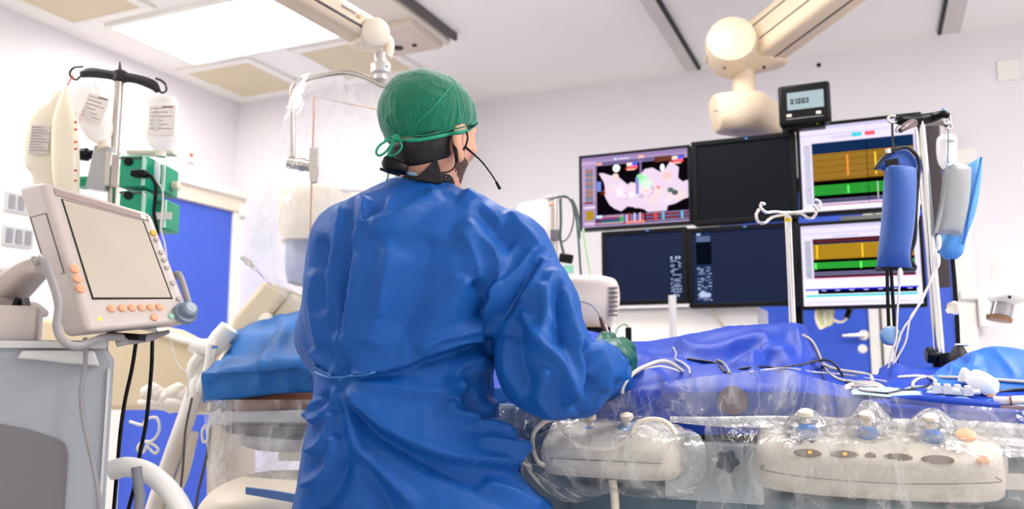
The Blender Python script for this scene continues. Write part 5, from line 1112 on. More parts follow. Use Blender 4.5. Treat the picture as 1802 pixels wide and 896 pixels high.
cable('catheter', [(1210, 632), (1240, 636), (1262, 640), (1270, 648), (1276, 656)], .0032, M_CBK, 'black catheter lying in the fold left of the drape peak', 'catheter')
cable('catheter', [(1262, 634), (1274, 640), (1282, 652), (1284, 658)], .0035, M_CABLEG, 'curved grey catheter end beside the black one', 'catheter')
cable('clear_tube', [(1185, 612), (1190, 622), (1188, 632), (1200, 638), (1212, 648), (1214, 658)], .0028, M_TUBE, 'thin clear tube hanging over the drape right of the glove', 'tube')
cable('clear_tube', [(1320, 655), (1380, 648), (1430, 655), (1490, 660), (1560, 672)], .0025, M_TUBE, 'thin clear tube stretched along the top of the plastic sheet', 'tube')
g = G().tube(line([(1094, 692, 1.80), (1098, 676, 1.80), (1116, 656, 1.82), (1140, 643, 1.84), (1164, 636, 1.86), (1182, 640, 1.88), (1202, 655, 1.9)], 1.8), .0048, M_CGW, 10, 6); build('introducer_tube', g, smooth=60, label='grey tube arching from below the gloved hand over the drape', cat='tube')
g = G().tube(line([(1128, 650, 1.83), (1160, 645, 1.86), (1185, 650, 1.88), (1198, 656, 1.9)], 1.8), .0022, M_WHITE, 8, 6); build('guide_wire', g, smooth=60, label='thin white wire beside the grey arching tube', cat='wire')
t = build('syringe_tip', G().tube(line([(1102, 664), (1102, 676)], 1.83), .006, M_BLACK, 12, 1), label='short black tip with a red ring below the gloved hand', cat='connector')
build('red_ring', G().tube(line([(1102, 676), (1103, 690)], 1.83), .0085, M_RED, 14, 1), t)
t = thing('steerable_catheter', 'brown tipped catheter handle with thin wire held by the gloved hand', 'catheter', D(1066, 592, 1.935))
build('handle_grip', G().tube(line([(1074, 600), (1068, 586), (1063, 572)], 1.935), [.004, .0058, .005], M_WHITE, 12, 3), t)
build('handle_tip', G().tube(line([(1066, 584), (1061, 572), (1056, 558)], 1.93), [.005, .0056, .0035], mat('tip_brown', '6A4640', .5), 12, 3), t)
build('wire', G().tube(line([(1057, 560), (1052, 550), (1042, 538), (1028, 532), (1008, 530), (990, 532)], 1.93), .0018, mat('wire_steel', '8C98A8', .3), 8, 5), t)

# small clear fittings on the right of the table
def fit(name, lab, cat, parts):
    t = None
    for nm, g, kw in parts:
        if t is None: t = build(nm, g, smooth=50, label=lab, cat=cat, **kw)
        else: build(nm, g, t, smooth=50, **kw)
    return t
M_CLR = mat('clear_fitting', 'E4E2E6', .15, alpha=.7)
for k, (x, y, w_, lb) in enumerate([(1650, 690, .020, 'clear plastic connector, leftmost of the row on the pale sheet'), (1668, 691, .018, 'clear plastic connector, second of the row on the pale sheet'), (1686, 692, .018, 'clear plastic connector, third of the row on the pale sheet'), (1704, 694, .018, 'clear plastic connector, rightmost of the row before the orange bit')]):
    p = onto([(x, y+4), (x, y+4)], .004, 1.9, 1)[0]; g = G().box(p+np.array([0, 0, .009]), (w_, .014, .016), M_CLR); g.lathe([(.005, 0), (.005, .012)], p+np.array([w_*.5, 0, .009]), (1, 0, 0), M_WHITE, 12); g.lathe([(.006, 0), (.006, .005)], p+np.array([0, 0, .017]), (0, 0, 1), M_WHITE, 12)
    build('connector', g, bevel=.0015, label=lb, cat='connector', group='clear connectors on the table')
p = onto([(1716, 690), (1716, 690)], .01, 1.95, 1)[0]
g = G().lathe([(.004, 0), (.028, .006), (.032, .018), (.026, .032), (.008, .036)], p+np.array([.005, .0, .004]), RCAM@np.array([.3, -.5, .8]), mat('white_gauze', 'EFEDF0', .6), 20); t = build('fluid_chamber', g, smooth=50, label='round white translucent chamber in front of the bright mound', cat='medical fitting')
build('chamber_cap', G().lathe([(.012, 0), (.017, .006), (.010, .022), (.004, .03)], onto([(1702, 672)]*2, .012, 1.95, 1)[0], RCAM@np.array([-.3, -.2, 1]), M_WHITE, 16), t)
p = onto([(1736, 697), (1736, 697)], .006, 1.9, 1)[0]; g = G().lathe([(.004, 0), (.006, .004), (.004, .016)], p, RCAM@np.array([1, 0, .1]), M_ORANGE, 12); build('orange_connector', g, label='tiny orange connector beside the syringe', cat='connector')
t = thing('syringe', 'clear syringe with a blue end lying at the right edge of the table', 'syringe', PB(1760, 712, 1.83))
build('barrel', G().tube([PB(1748, 705, 1.82), PB(1778, 706, 1.82)], .0085, M_CLR, 16, 1), t); build('plunger', G().tube([PB(1775, 706, 1.82), PB(1860, 706, 1.82)], .0065, M_WHITE, 14, 1), t)
build('blue_tip', G().tube([PB(1738, 708, 1.82), PB(1749, 706, 1.82)], .005, M_BLUEP, 12, 1), t); build('flange', G().lathe([(.011, 0), (.011, .003)], PB(1777, 706, 1.82), (1, -.1, 0), mat('flange_brown', '8A5A54', .4), 16), t)
g = G().box(PB(1790, 718, 1.80), (.10, .012, .007), mat('stick_mauve', '9A7C80', .5)); build('wooden_stick', g, bevel=.001, label='flat mauve stick lying in front of the syringe', cat='stick')

# ---- front of the table: flap, hanging drape, control units, films
g = G().prism([PB(x, y, 1.779) for x, y in [(1160, 693), (1250, 690), (1400, 690), (1500, 700), (1560, 712), (1580, 740), (1480, 744), (1330, 738), (1190, 728)]], (0, .003, 0), mat('dark_drape', '123C96', .5)); hd = build('hanging_drape', g, label='dark blue drape panel hanging behind the clear film at the table edge', cat='drape')
build('skin_patch', G().lathe([(.03, 0), (.03, .002)], PB(1290, 705, 1.777), (0, -1, 0), mat('tan_patch', '6E5A5E', .6), 24), hd)
def control_unit(name, a0, a1, zt, zb, bf, lab, bulge):
    t = thing(name, lab, 'control panel', ((a0+a1)/2, bf, zb)); N_ = 24; g = G(); V = []
    prof = [(1.792, zt), (bf+.075, zt-.004), (bf+.012, zt-.040), (bf, zt-.055), (bf+.006, zb+.02), (bf+.03, zb), (1.792, zb)]
    for i in range(N_+1):
        u = i/N_; e = (1-abs(2*u-1)**6)**.5; a = a0+(a1-a0)*u
        for (b_, z) in prof:
            k = 1 if b_ > 1.79 else 0; zz = zb+(z-zb)*1
            V.append((a, b_ if k else 1.79-(1.79-b_)*(.8+.2*e)-bulge*math.sin(math.pi*u), (zt+zb)/2+(zz-(zt+zb)/2)*(.82+.18*e)))
    m_ = len(prof); Fc = [(i*m_+k, i*m_+(k+1) % m_, (i+1)*m_+(k+1) % m_, (i+1)*m_+k) for i in range(N_) for k in range(m_)]+[tuple(range(m_)), tuple(N_*m_+k for k in range(m_-1, -1, -1))]
    g.add(V, Fc, mat('panel_cream', 'D2CABC', .45)); build('panel_body', g, t, smooth=40, bevel=.006, seg=3); return t
# unit 1 (small, left) and unit 2 (large, right)
q0, q1 = PB(955, 770, 1.70), PB(1190, 770, 1.70)
u1 = control_unit('control_unit', q0[0], q1[0], PB(1070, 742, 1.74)[2], PB(1070, 845, 1.67)[2], 1.665, 'small cream control unit with two blue knobs under clear film', .004)
for x in (1040, 1105):
    p = PB(x, 757, 1.735); k_ = build('joystick', G().lathe([(.026, -.006), (.026, .004), (.020, .010), (.012, .012)], p, (0, -.5, 1), mat('knob_blue', '3F84C8', .4), 24), u1); build('stick_cap', G().lathe([(.008, .0), (.008, .02), (.014, .026), (.014, .034), (.006, .038)], p, (0, -.3, 1), M_CREAM, 18), k_)
g = G(); 
zl = PB(1070, 812, 1.66)[2]
g.box(((q0[0]+q1[0])/2, 1.6625, zl), ((q1[0]-q0[0])*.85, .002, .0015), M_LINE); build('seam', g, u1)
for lb, pp, bb in (('thick cream cable looping down in front of the small control unit', [(978, 738), (994, 760), (1012, 782), (1040, 790), (1080, 788), (1108, 768), (1122, 745), (1150, 738), (1175, 745), (1190, 765)], 1.635),
               ('thick cream cable curling down at the left of the small control unit', [(985, 735), (960, 742), (940, 762), (938, 790), (946, 812), (958, 820)], 1.65)):
    build('cream_cable', G().tube([PB(x, y, bb) for x, y in pp], .0048, M_CREAM, 12, 6), label=lb, cat='cable')
build('support_stem', G().tube([PB(1078, 845, 1.72), PB(1082, 880, 1.72), PB(1086, 960, 1.72)], .009, M_CREAM, 14, 3), u1)
q0, q1 = PB(1330, 790, 1.68), PB(1765, 790, 1.68)
u2 = control_unit('control_unit', q0[0], q1[0], PB(1540, 748, 1.76)[2], PB(1540, 880, 1.64)[2], 1.64, 'large cream control unit with three joysticks under clear film', .02)
ztp = PB(1540, 748, 1.76)[2]
M_OVAL = mat('oval_button', '7A6458', .45)
for x, y in ((1420, 768), (1527, 773), (1640, 779)):
    p = PB(x, y, 1.69); N_ = np.array([0, -.55, .84])
    jb = build('joystick', G().lathe([(.046, -.006), (.046, .0), (.040, .007), (.034, .009)], p, N_, mat('joystick_base', 'EFE9E0', .35), 32), u2)
    for k in range(8):
        a = k*math.pi/4+.4; u_ = np.array([1, 0, 0]); v_ = np.cross(N_, u_); d_ = math.cos(a)*u_+math.sin(a)*v_; v2 = -math.sin(a)*u_+math.cos(a)*v_
        build('tick_mark', G().box(p+d_*.033+N_*.0095, (.012, .010, .002), M_DKGREY, np.column_stack([d_, v2, N_])), jb)
    build('blue_collar', G().lathe([(.021, .006), (.021, .013), (.013, .022), (.008, .026)], p, N_, M_BLUEP, 24), jb)
    build('stick_cap', G().lathe([(.007, .022), (.007, .036), (.014, .040), (.014, .048), (.009, .052), (.003, .054)], p, (0, -.2, 1), M_CREAM, 20), jb)
for x, y, r in ((1421, 798, .024), (1487, 801, .024), (1532, 804, .010), (1580, 806, .024), (1650, 810, .026)):
    p = PB(x, y, 1.632); g = G().lathe([(1, 0), (1, .004), (.9, .006)], (0, 0, 0), (0, 0, 1), M_OVAL, 28); R = np.column_stack([(1, 0, 0), (0, .35, .94), (0, -.94, .35)]); g.v = [tuple(p+R@np.array([q[0]*r, q[1]*r*.30 if r > .015 else q[1]*r*.7, q[2]])) for q in g.v]; build('oval_button', g, u2)
for x, y in ((1425, 796), (1487, 799)): build('yellow_light', G().box(PB(x, y, 1.622), (.007, .003, .005), glow('amber_led', 'E8B840', 1)), u2)
for x, y, r in ((1700, 768, .016), (1730, 812, .010)): build('orange_button', G().lathe([(r, 0), (r, .004), (r*.8, .006)], PB(x, y, 1.66 if y < 800 else 1.635), (0, -.6, .8), M_ORANGE, 20), u2)
g = G(); cur = [PB(x, y, 1.632-.0*x) for x, y in ((1345, 818), (1345, 826), (1420, 838), (1520, 846), (1620, 850), (1752, 848), (1752, 840))]; g.tube([c+np.array([0, -.018*math.sin(math.pi*i/6)+.0, 0]) for i, c in enumerate(cur)], .0009, M_LINE, 6, 4); build('seam', g, u2)
# star knob on its bracket
p = PB(1280, 812, 1.70); t = thing('rail_clamp', 'dark star knob on a grey clamp block between the two control units', 'clamp', p)
build('clamp_block', G().box(p+np.array([-.002, .055, -.012]), (.06, .05, .085), mat('clamp_grey', 'A8B0B2', .5)), t, bevel=.004)
g = G(); pts = []
for k in range(30):
    a = 2*math.pi*k/30; r = .020+.0035*math.cos(5*a+.6); pts.append(p+np.array([r*math.cos(a), -.006, r*math.sin(a)]))
g.prism(pts, (0, .018, 0), mat('star_navy', '24324A', .4)); build('star_knob', g, t, bevel=.003, seg=3); build('bolt', G().tube([p+np.array([-.03, .01, 0]), p+np.array([0, .01, 0])], .005, M_STEEL, 10, 1), t)
g = G(); g.box(PB(1300, 770, 1.786), (.15, .012, .012), M_BLACK); build('rail_dark_strip', g, label='thin dark strip on the table side above the star knob', cat='strip')  # plain black bar on the table side
build('table_flank', G().box(PB(1255, 830, 1.775), (.20, .02, .12), mat('flank', 'B4BDBE', .5)), label='grey side panel carrying the star knob clamp', cat='panel', bevel=.004)

# clear films
def filmB(name, cols, m, lab, seed, wr=.008, wf=9, strokes=()):
    g = G().sheet([[PB(x, y, b) for (x, y), b in zip(r, bs_)] for r, bs_ in cols], m, 8, 9, wr=wr, wf=wf, seed=seed, strokes=strokes); return build(name, g, smooth=180, label=lab, cat='plastic cover')
xs_ = [880, 940, 1000, 1060, 1125, 1200, 1290, 1372, 1430, 1500, 1600, 1700, 1802, 1900]
def R_(ys_, b): return (list(zip(xs_, ys_)), [b]*len(xs_) if np.isscalar(b) else b)
filmB('plastic_film', [R_([715, 726, 732, 708, 682, 668, 657, 650, 664, 683, 704, 715, 722, 730], 1.762), R_([725, 734, 742, 722, 700, 690, 684, 682, 692, 704, 716, 724, 732, 742], 1.756), R_([735, 742, 748, 740, 724, 718, 714, 714, 716, 722, 730, 738, 748, 758], 1.75), R_([752, 756, 758, 752, 744, 742, 742, 742, 744, 748, 754, 760, 768, 776], 1.74)], M_FILMM,
      'clear plastic sheet stretched along the near edge of the table', 21, .004, 8, [('r', [(1128, 682), (1124, 720), (1118, 750)], 5, .012), ('r', [(1130, 682), (1180, 700), (1240, 720)], 7, .008), ('r', [(1000, 734), (1060, 715), (1120, 690)], 7, .008)])
build('film_hem', G().tube([PB(x, y, 1.728) for x, y in [(1180, 738), (1260, 742), (1372, 743), (1500, 748), (1600, 752), (1700, 758), (1802, 766), (1900, 774)]], [.006, .010, .013, .014, .016, .019, .020, .020], film('milky_hem', clear=.9, milk=.55, rough=.15, bscale=20, bump=.5), 14, 6), smooth=60, label='thick milky folded hem of plastic above the large control unit', cat='plastic cover')
filmB('plastic_bag', [([(985, 736), (1040, 738), (1110, 738), (1170, 742), (1215, 752)], [1.72]*5), ([(950, 765), (1010, 770), (1090, 775), (1180, 775), (1236, 780)], [1.65, 1.62, 1.62, 1.625, 1.66]), ([(915, 790), (990, 806), (1080, 815), (1185, 815), (1240, 822)], [1.66, 1.62, 1.615, 1.62, 1.66]), ([(905, 800), (985, 845), (1080, 850), (1180, 850), (1225, 850)], [1.70, 1.65, 1.63, 1.64, 1.68]), ([(950, 850), (1000, 880), (1080, 868), (1170, 872), (1215, 866)], [1.74, 1.70, 1.69, 1.70, 1.72])], M_FILM,
      'crumpled clear plastic bag pulled over the small control unit', 31, .011, 13)
filmB('plastic_bag', [([(1245, 742), (1330, 744), (1430, 748), (1540, 752), (1650, 758), (1760, 764), (1860, 776)], [1.715]*7), ([(1240, 780), (1330, 784), (1430, 776), (1540, 780), (1650, 786), (1760, 796), (1860, 800)], [1.70, 1.63, 1.61, 1.60, 1.60, 1.62, 1.64]), ([(1250, 830), (1335, 830), (1430, 830), (1540, 835), (1650, 838), (1770, 836), (1860, 840)], [1.69, 1.62, 1.60, 1.595, 1.60, 1.61, 1.63]), ([(1230, 880), (1330, 885), (1430, 888), (1540, 890), (1650, 890), (1770, 885), (1860, 880)], [1.71, 1.65, 1.62, 1.61, 1.61, 1.62, 1.63]), ([(1220, 930), (1330, 935), (1430, 938), (1540, 940), (1650, 940), (1770, 930), (1860, 930)], [1.73, 1.68, 1.66, 1.65, 1.65, 1.66, 1.66])], M_FILM,
      'wide clear plastic bag draped over the large control unit', 41, .009, 10)
for k, (x, y, lb) in enumerate([(1420, 728, 'left'), (1530, 722, 'middle'), (1640, 728, 'right')]):
    p = PB(x, y+8, 1.70); g = G().lathe([(.046, -.035), (.042, -.015), (.032, .0), (.022, .008), (.012, .016 if k != 1 else .024), (.001, .018 if k != 1 else .028)], p, (0, -.1, 1), M_FILM, 24)
    V = np.array(g.v); n_ = .004*ridged(V*40+k*5); c = V-p; c[:, 2] = 0; g.v = [tuple(q) for q in V+c/(np.linalg.norm(c, axis=1)[:, None]+1e-6)*n_[:, None]]
    g.f = g.f[:-2]; g.m = g.m[:-2]
    build('joystick_cover', g, smooth=180, label='peaked clear plastic bulge over the %s joystick of the large unit' % lb, cat='plastic cover', group='plastic bulges over the joysticks')

# grey blue folded pieces seen between the gown and the control unit
g = G().sheet([[PB(x, y, 1.77) for x, y in r] for r in ([(850, 684), (880, 683), (930, 682), (985, 690)], [(850, 694), (880, 692), (930, 690), (990, 700)], [(850, 720), (890, 708), (940, 704), (985, 730)])], M_DRAPEL, 6, 6, wr=.003, wf=14, seed=51); build('paper_fold', g, smooth=180, solid=.002, label='pale blue folded sheet edge between the gown and the elbow', cat='sheet')
g = G().box(PB(905, 750, 1.775), (.18, .03, .10), mat('slate_block', '5E7486', .5)); build('side_box', g, bevel=.01, label='slate grey box on the table side between gown and control unit', cat='box')
g = G().sheet([[PB(x, y, 1.74) for x, y in r] for r in ([(880, 712), (920, 700), (960, 712), (990, 735)], [(878, 730), (920, 726), (955, 738), (980, 745)], [(880, 800), (905, 795), (930, 770), (965, 752)])], M_FILM, 8, 8, wr=.005, wf=14, seed=61); build('plastic_film', g, smooth=180, label='small crumpled clear film patch between the gown and the control unit', cat='plastic cover')

# ================================================================ LEFT END OF THE TABLE
colL = [(352, 372), (356, 420), (360, 470), (362, 520), (370, 580)]
def LB(pts): return [PB(x, y, b) for x, y, b in pts]
rows = [LB([(360, 709, 1.775), (420, 702, 1.775), (480, 694, 1.775), (540, 690, 1.775), (600, 684, 1.775)]), LB([(357, 664, 1.775), (420, 658, 1.775), (480, 655, 1.775), (540, 650, 1.775), (600, 645, 1.775)]), LB([(362, 654, 1.80), (425, 648, 1.80), (485, 642, 1.80), (545, 632, 1.80), (600, 630, 1.80)]),
        LB([(392, 618, 2.0), (440, 612, 2.0), (495, 600, 2.0), (550, 590, 2.0), (600, 585, 2.0)]), LB([(420, 583, 2.26), (460, 573, 2.26), (505, 559, 2.26), (555, 548, 2.26), (610, 545, 2.26)]), LB([(423, 586, 2.34), (462, 580, 2.34), (508, 568, 2.34), (558, 560, 2.34), (612, 560, 2.34)]), LB([(423, 700, 2.36), (462, 700, 2.36), (508, 700, 2.36), (558, 700, 2.36), (612, 700, 2.36)])]
STL = [('s', [(430, 590), (470, 570), (506, 560)], 20, .006), ('c', [(512, 562), (490, 600), (466, 640), (462, 690)], 7, .008), ('c', [(534, 562), (506, 590), (484, 630)], 7, .007), ('r', [(400, 590), (460, 598), (480, 590)], 6, .009), ('c', [(392, 610), (440, 625), (472, 612)], 6, -.008), ('c', [(466, 645), (540, 650), (556, 668)], 6, .007), ('r', [(362, 660), (460, 650), (556, 640)], 5, .006), ('r', [(405, 600), (385, 640), (380, 690)], 9, -.006), ('r', [(500, 660), (520, 690)], 7, .006)]
g = G().sheet(rows, mat('head_drape', '1F66AE', .55, spec=.25, bump=.25, bscale=20, bdist=.005, var=.07), 9, 8, wr=.007, wf=8, strokes=[(k_s, p_s, w_s, 1.7*h_s) for k_s, p_s, w_s, h_s in STL], seed=71)
build('head_drape', g, smooth=180, solid=.002, label='mid blue drape tented over the left end of the table', cat='drape')
# support hoop under it
g = G().tube([PB(372, 664, 1.80), PB(395, 622, 2.0), PB(425, 590, 2.24)], .006, M_STEEL, 10, 3); g.tube([PB(425, 592, 2.26), PB(520, 566, 2.26), PB(600, 556, 2.26)], .006, M_STEEL, 10, 3); g.tube([PB(372, 664, 1.80), np.array([*PB(372, 664, 1.84)[:2], 1.07])], .006, M_STEEL, 10, 1); g.tube([PB(425, 592, 2.26), np.array([*PB(425, 592, 2.26)[:2], 1.07])], .006, M_STEEL, 10, 1)
build('drape_frame', g, label='thin steel frame holding up the left drape', cat='frame')
g = G().loft([(408, 700, 412, 722, 2.34, .08), (440, 692, 442, 726, 2.33, .12), (500, 690, 502, 724, 2.3, .12), (560, 692, 560, 724, 2.27, .1)], mat('brown_pad', '8E5A48', .45, bump=.4, bscale=25, bdist=.004), 20, 2.4, 5); build('brown_pad', g, smooth=60, label='brown padded roll behind the plastic under the left drape', cat='pad')
def bandB(name, pts, b, th, m, lab, bev=.005): return build(name, G().prism([PB(x, y, b) for x, y in pts], (0, th, 0), m), bevel=bev, label=lab, cat='table part')
bandB('end_rail', [(392, 724), (560, 722), (560, 746), (396, 744)], 1.80, .03, M_GREYP, 'light grey rail behind the plastic at the left table end')
bandB('end_rail', [(385, 748), (560, 752), (560, 768), (400, 764)], 1.80, .03, mat('rail_dark', '5C5654', .5), 'dark grey rail behind the plastic at the left table end')
g = G().loft([(432, 764, 560, 768, 2.34, .3), (438, 776, 556, 782, 2.34, .3), (458, 784, 545, 790, 2.34, .25)], M_GREYP, 28, 3, 3); build('under_tray', g, smooth=50, label='grey rounded tray under the left table end', cat='tray')
g = G().loft([(384, 745, 430, 745, 2.7, .3), (386, 860, 432, 860, 2.7, .3), (386, 1300, 432, 1300, 2.7, .3)], M_CREAM, 24, 4, 2); build('machine_column', g, smooth=50, label='cream column behind the clear drape at the left table end', cat='x-ray machine')
bandB('white_box', [(488, 785), (560, 785), (560, 812), (488, 812)], 2.2, .05, M_WHITE, 'white box edge below the grey tray behind the plastic')
g = G().loft([(430, 838, 540, 838, 2.2, .25), (395, 852, 560, 850, 2.2, .45), (372, 880, 570, 880, 2.2, .5), (356, 930, 580, 930, 2.2, .5), (350, 1010, 580, 1010, 2.2, .5)], M_CREAM, 36, 2.4, 5); t = build('lower_detector', g, smooth=50, label='low cream x-ray tube dome behind the clear drape, bottom left of the gown', cat='x-ray machine')
g = G().prism([D(x, y, 1.945) for x, y in [(432, 858), (480, 864), (525, 872), (524, 886), (478, 878), (432, 870)]], RCAM@np.array([0, .01, 0]), mat('stripe_blue', '5E86BC', .5)); build('blue_stripe', g, t)
xs2 = [(360, 1.765), (400, 1.755), (440, 1.745), (480, 1.745), (520, 1.75), (570, 1.76)]
g = G().sheet([[PB(x+dx*(1 if i == 0 else .5), y, b+db) for i, (x, b) in enumerate(xs2)] for y, dx, db in ((704, 0, 0), (760, 3, -.01), (820, 6, -.015), (880, 8, -.02), (940, 10, -.02))], film('milky_drape_film', clear=.93, milk=.17, rough=.12, bscale=8, bump=.7), 8, 8, wr=.006, wf=8, seed=81)
build('plastic_drape', g, smooth=180, label='clear plastic skirt hanging from the left blue drape', cat='plastic cover')

# ================================================================ RIGHT-HAND STANDS
# short chrome pole with four hooks
YM = 2.3
p = D(1386, 372, YM); foot = np.array([p[0], p[1], .98])
t = thing('infusion_pole', 'chrome infusion pole with four open hooks rising from the drape', 'infusion pole', foot)
build('pole', G().tube([foot, p+np.array([0, 0, -.03]), p], [.0095, .0095, .008], M_CHROME, 18, 1), t)
build('yellow_band', G().tube([D(1387, 384, YM), D(1387, 391, YM)], .0102, mat('band_yellow', 'D8B830', .4), 18, 1), t)
build('pole_foot', G().box(foot+np.array([0, .0, .0]), (.03, .05, .04), M_BLACK), t, bevel=.003)
for pts in ([(1386, 375, 2.3), (1362, 373, 2.28), (1348, 374, 2.27), (1339, 366, 2.27), (1340, 358, 2.27), (1346, 360, 2.27)], [(1386, 377, 2.3), (1360, 382, 2.24), (1346, 392, 2.22), (1334, 390, 2.22), (1331, 378, 2.22), (1336, 368, 2.22)],
            [(1386, 375, 2.3), (1412, 372, 2.33), (1428, 368, 2.34), (1441, 368, 2.34), (1443, 356, 2.34), (1434, 351, 2.34)], [(1386, 377, 2.3), (1410, 376, 2.27), (1422, 384, 2.25), (1432, 382, 2.25), (1437, 370, 2.25), (1432, 362, 2.25)]):
    build('hook', G().tube(line(pts, YM), .0042, M_CHROME, 10, 6), t)
# tall stand with black cross bar
YR = 2.05
pt, pb = D(1618, 212, YR), D(1655, 640, YR); ax_ = pb-pt; base = pt+ax_*((pt[2]-1.0)/(pt[2]-pb[2]))
t = thing('infusion_stand', 'tall chrome infusion stand with black crossbar clamped to the table', 'infusion stand', base)
build('pole', G().tube([base, pt], .0125, M_CHROME, 20, 1), t)
sk = build('clamp_socket', G().tube([D(1654, 622, YR), D(1660, 657, YR)], .0215, M_BLACK, 20, 1), t)
g = G().tube([D(1655, 625, YR-.01), D(1642, 625, YR-.02)], .008, M_BLACK, 12, 1); g.lathe([(.014, -.01), (.020, -.006), (.020, .006), (.014, .01)], D(1637, 625, YR-.02), RCAM@np.array([1, -.2, 0]), M_BLACK, 9); build('clamp_knob', g, sk)
g = G().tube(line([(1578, 213), (1585, 212), (1600, 213), (1617, 211)], YR-.02), [.009, .013, .014, .015], M_BLACK, 14, 5); g.tube(line([(1617, 211), (1640, 207), (1660, 201, YR-.03), (1668, 204, YR-.03)], YR), [.015, .013, .010, .008], M_BLACK, 14, 5); g.tube(line([(1617, 213), (1640, 214, YR+.06), (1660, 216, YR+.1), (1668, 222, YR+.1)], YR), [.013, .011, .009, .006], mat('bar_brown', '5A4A48', .4), 12, 5); g.tube(line([(1612, 214), (1595, 222, YR-.08), (1584, 230, YR-.1)], YR), [.012, .010, .006], mat('bar_brown', ''), 12, 5)
cb = build('crossbar', g, t)
for pts in ([(1582, 212), (1575, 216), (1566, 215), (1563, 209), (1568, 204), (1576, 205)], [(1664, 196), (1667, 200), (1671, 206), (1671, 215), (1664, 218), (1660, 212)], [(1666, 225), (1672, 228), (1674, 220), (1668, 214)], [(1584, 230), (1578, 232), (1576, 226), (1580, 221)]):
    build('hook', G().tube(line(pts, YR-.02), .0028, M_STEEL, 8, 6), cb)
build('blue_clip', G().tube(line([(1660, 190), (1663, 198), (1666, 204)], YR-.03), .0035, mat('clip_blue', '78B8E8', .3, alpha=.8), 8, 3), cb)
# blue pressure bags
Yp = YR-.05
M_BAG = mat('bag_blue', '0F4A9A', .55, bump=.3, bscale=90, bdist=.002, var=.1, vscale=6, sheen=.3); M_TRIM = mat('bag_trim', '0E1018', .6)
t = thing('pressure_bag', 'dark blue pressure bag with black edging hanging on the tall stand', 'pressure bag', D(1580, 475, Yp))
build('sleeve', G().loft([(1562, 292, 1608, 296, Yp, .03), (1558, 300, 1611, 303, Yp, .055), (1556, 340, 1610, 342, Yp, .07), (1552, 400, 1606, 402, Yp, .072), (1546, 445, 1600, 448, Yp, .06), (1542, 470, 1606, 472, Yp, .02)], M_BAG, 32, 2.1, 6), t, smooth=60)
g = G().prism([D(x, y, Yp+.01) for x, y in [(1540, 298), (1552, 282), (1572, 266), (1598, 262), (1616, 282), (1614, 310), (1606, 322), (1562, 302), (1550, 296)]], RCAM@np.array([0, .012, 0]), mat('flap_blue', '1848A0', .5, bump=.3, bscale=40)); fl = build('top_flap', g, t, bevel=.003)
build('black_trim', G().tube(line([(1540, 298), (1552, 281), (1572, 265), (1598, 260), (1617, 282), (1616, 315), (1612, 360), (1610, 420), (1601, 452), (1610, 473), (1575, 473), (1541, 474)], Yp), .0048, M_TRIM, 8, 5), t)
build('strap', G().tube(line([(1570, 218), (1571, 245), (1574, 270)], Yp), .0055, M_TRIM, 8, 3, flat=.5), t)
build('inner_slot', G().box(D(1570, 288, Yp-.004), (.03, .006, .022), M_BLACK, RCAM@rot('Y', -10)), fl)
build('white_stopper', G().tube(line([(1562, 262), (1564, 270)], Yp), .006, M_WHITE, 12, 1), t)
for pp in ([(1561, 474), (1562, 520), (1564, 575)], [(1568, 474), (1572, 540), (1577, 620), (1578, 662)]): build('air_hose', G().tube(line(pp, Yp), .0042, M_BLACK, 10, 4), t)
ga = build('gauge', G().lathe([(.018, -.01), (.022, -.008), (.022, .008), (.018, .01)], D(1566, 591, Yp-.01), RCAM@np.array([.1, -1, .1]), mat('gauge_blue', '6C93BE', .3), 28), t)
build('gauge_rim', G().lathe([(.0235, -.004), (.0235, .004)], D(1568, 591, Yp-.008), RCAM@np.array([.1, -1, .1]), M_STEEL, 28), ga)
build('white_strap', G().tube(line([(1616, 300), (1617, 360), (1611, 410), (1604, 450)], Yp+.03), [.002, .010, .010, .003], M_WHITE, 8, 5, flat=.3), t)
t = thing('pressure_bag', 'light blue pressure bag with a clear fluid pouch at the right of the tall stand', 'pressure bag', D(1690, 455, YR))
build('sleeve', G().loft([(1700, 292, 1727, 276, YR+.03, .02), (1690, 312, 1725, 300, YR+.03, .05), (1672, 370, 1716, 366, YR+.03, .06), (1658, 412, 1700, 414, YR+.03, .055), (1652, 430, 1696, 432, YR+.03, .05), (1654, 445, 1692, 448, YR+.03, .04), (1664, 456, 1682, 457, YR+.03, .02)], mat('bag_light', '4E92D2', .5, bump=.5, bscale=30, bdist=.003, var=.1), 28, 2.2, 6), t, smooth=60)
build('fluid_pouch', G().loft([(1672, 290, 1708, 296, YR-.03, .03), (1664, 300, 1706, 306, YR-.03, .05), (1657, 350, 1702, 356, YR-.03, .055), (1648, 400, 1692, 404, YR-.03, .05), (1646, 410, 1690, 415, YR-.03, .03)], mat('pouch', 'A8A8A6', .15, alpha=.75), 28, 2.6, 6), t, smooth=60)
g = G(); g.tube(line([(1667, 292), (1680, 288), (1702, 293)], YR-.04), .004, mat('pouch_top', 'A8CCE8', .3), 8, 3); g.box(D(1690, 292, YR-.045), (.03, .006, .008), M_WHITE, RCAM@rot('Y', 8)); build('pouch_top', g, t)
build('side_seam', G().tube(line([(1727, 277), (1716, 330), (1705, 380), (1700, 410), (1694, 430)], YR-.005), .003, mat('seam_blue', '2C6CB4', .5), 8, 4), t)
build('hanging_wire', G().tube(line([(1668, 215), (1669, 250), (1668, 285), (1675, 297)], YR-.02), .0018, mat('wire_teal', '6A8C98', .3), 6, 4), t)
build('air_hose', G().tube(line([(1676, 455), (1680, 500), (1684, 560), (1686, 606)], YR+.03), .0052, M_BLACK, 10, 4), t)
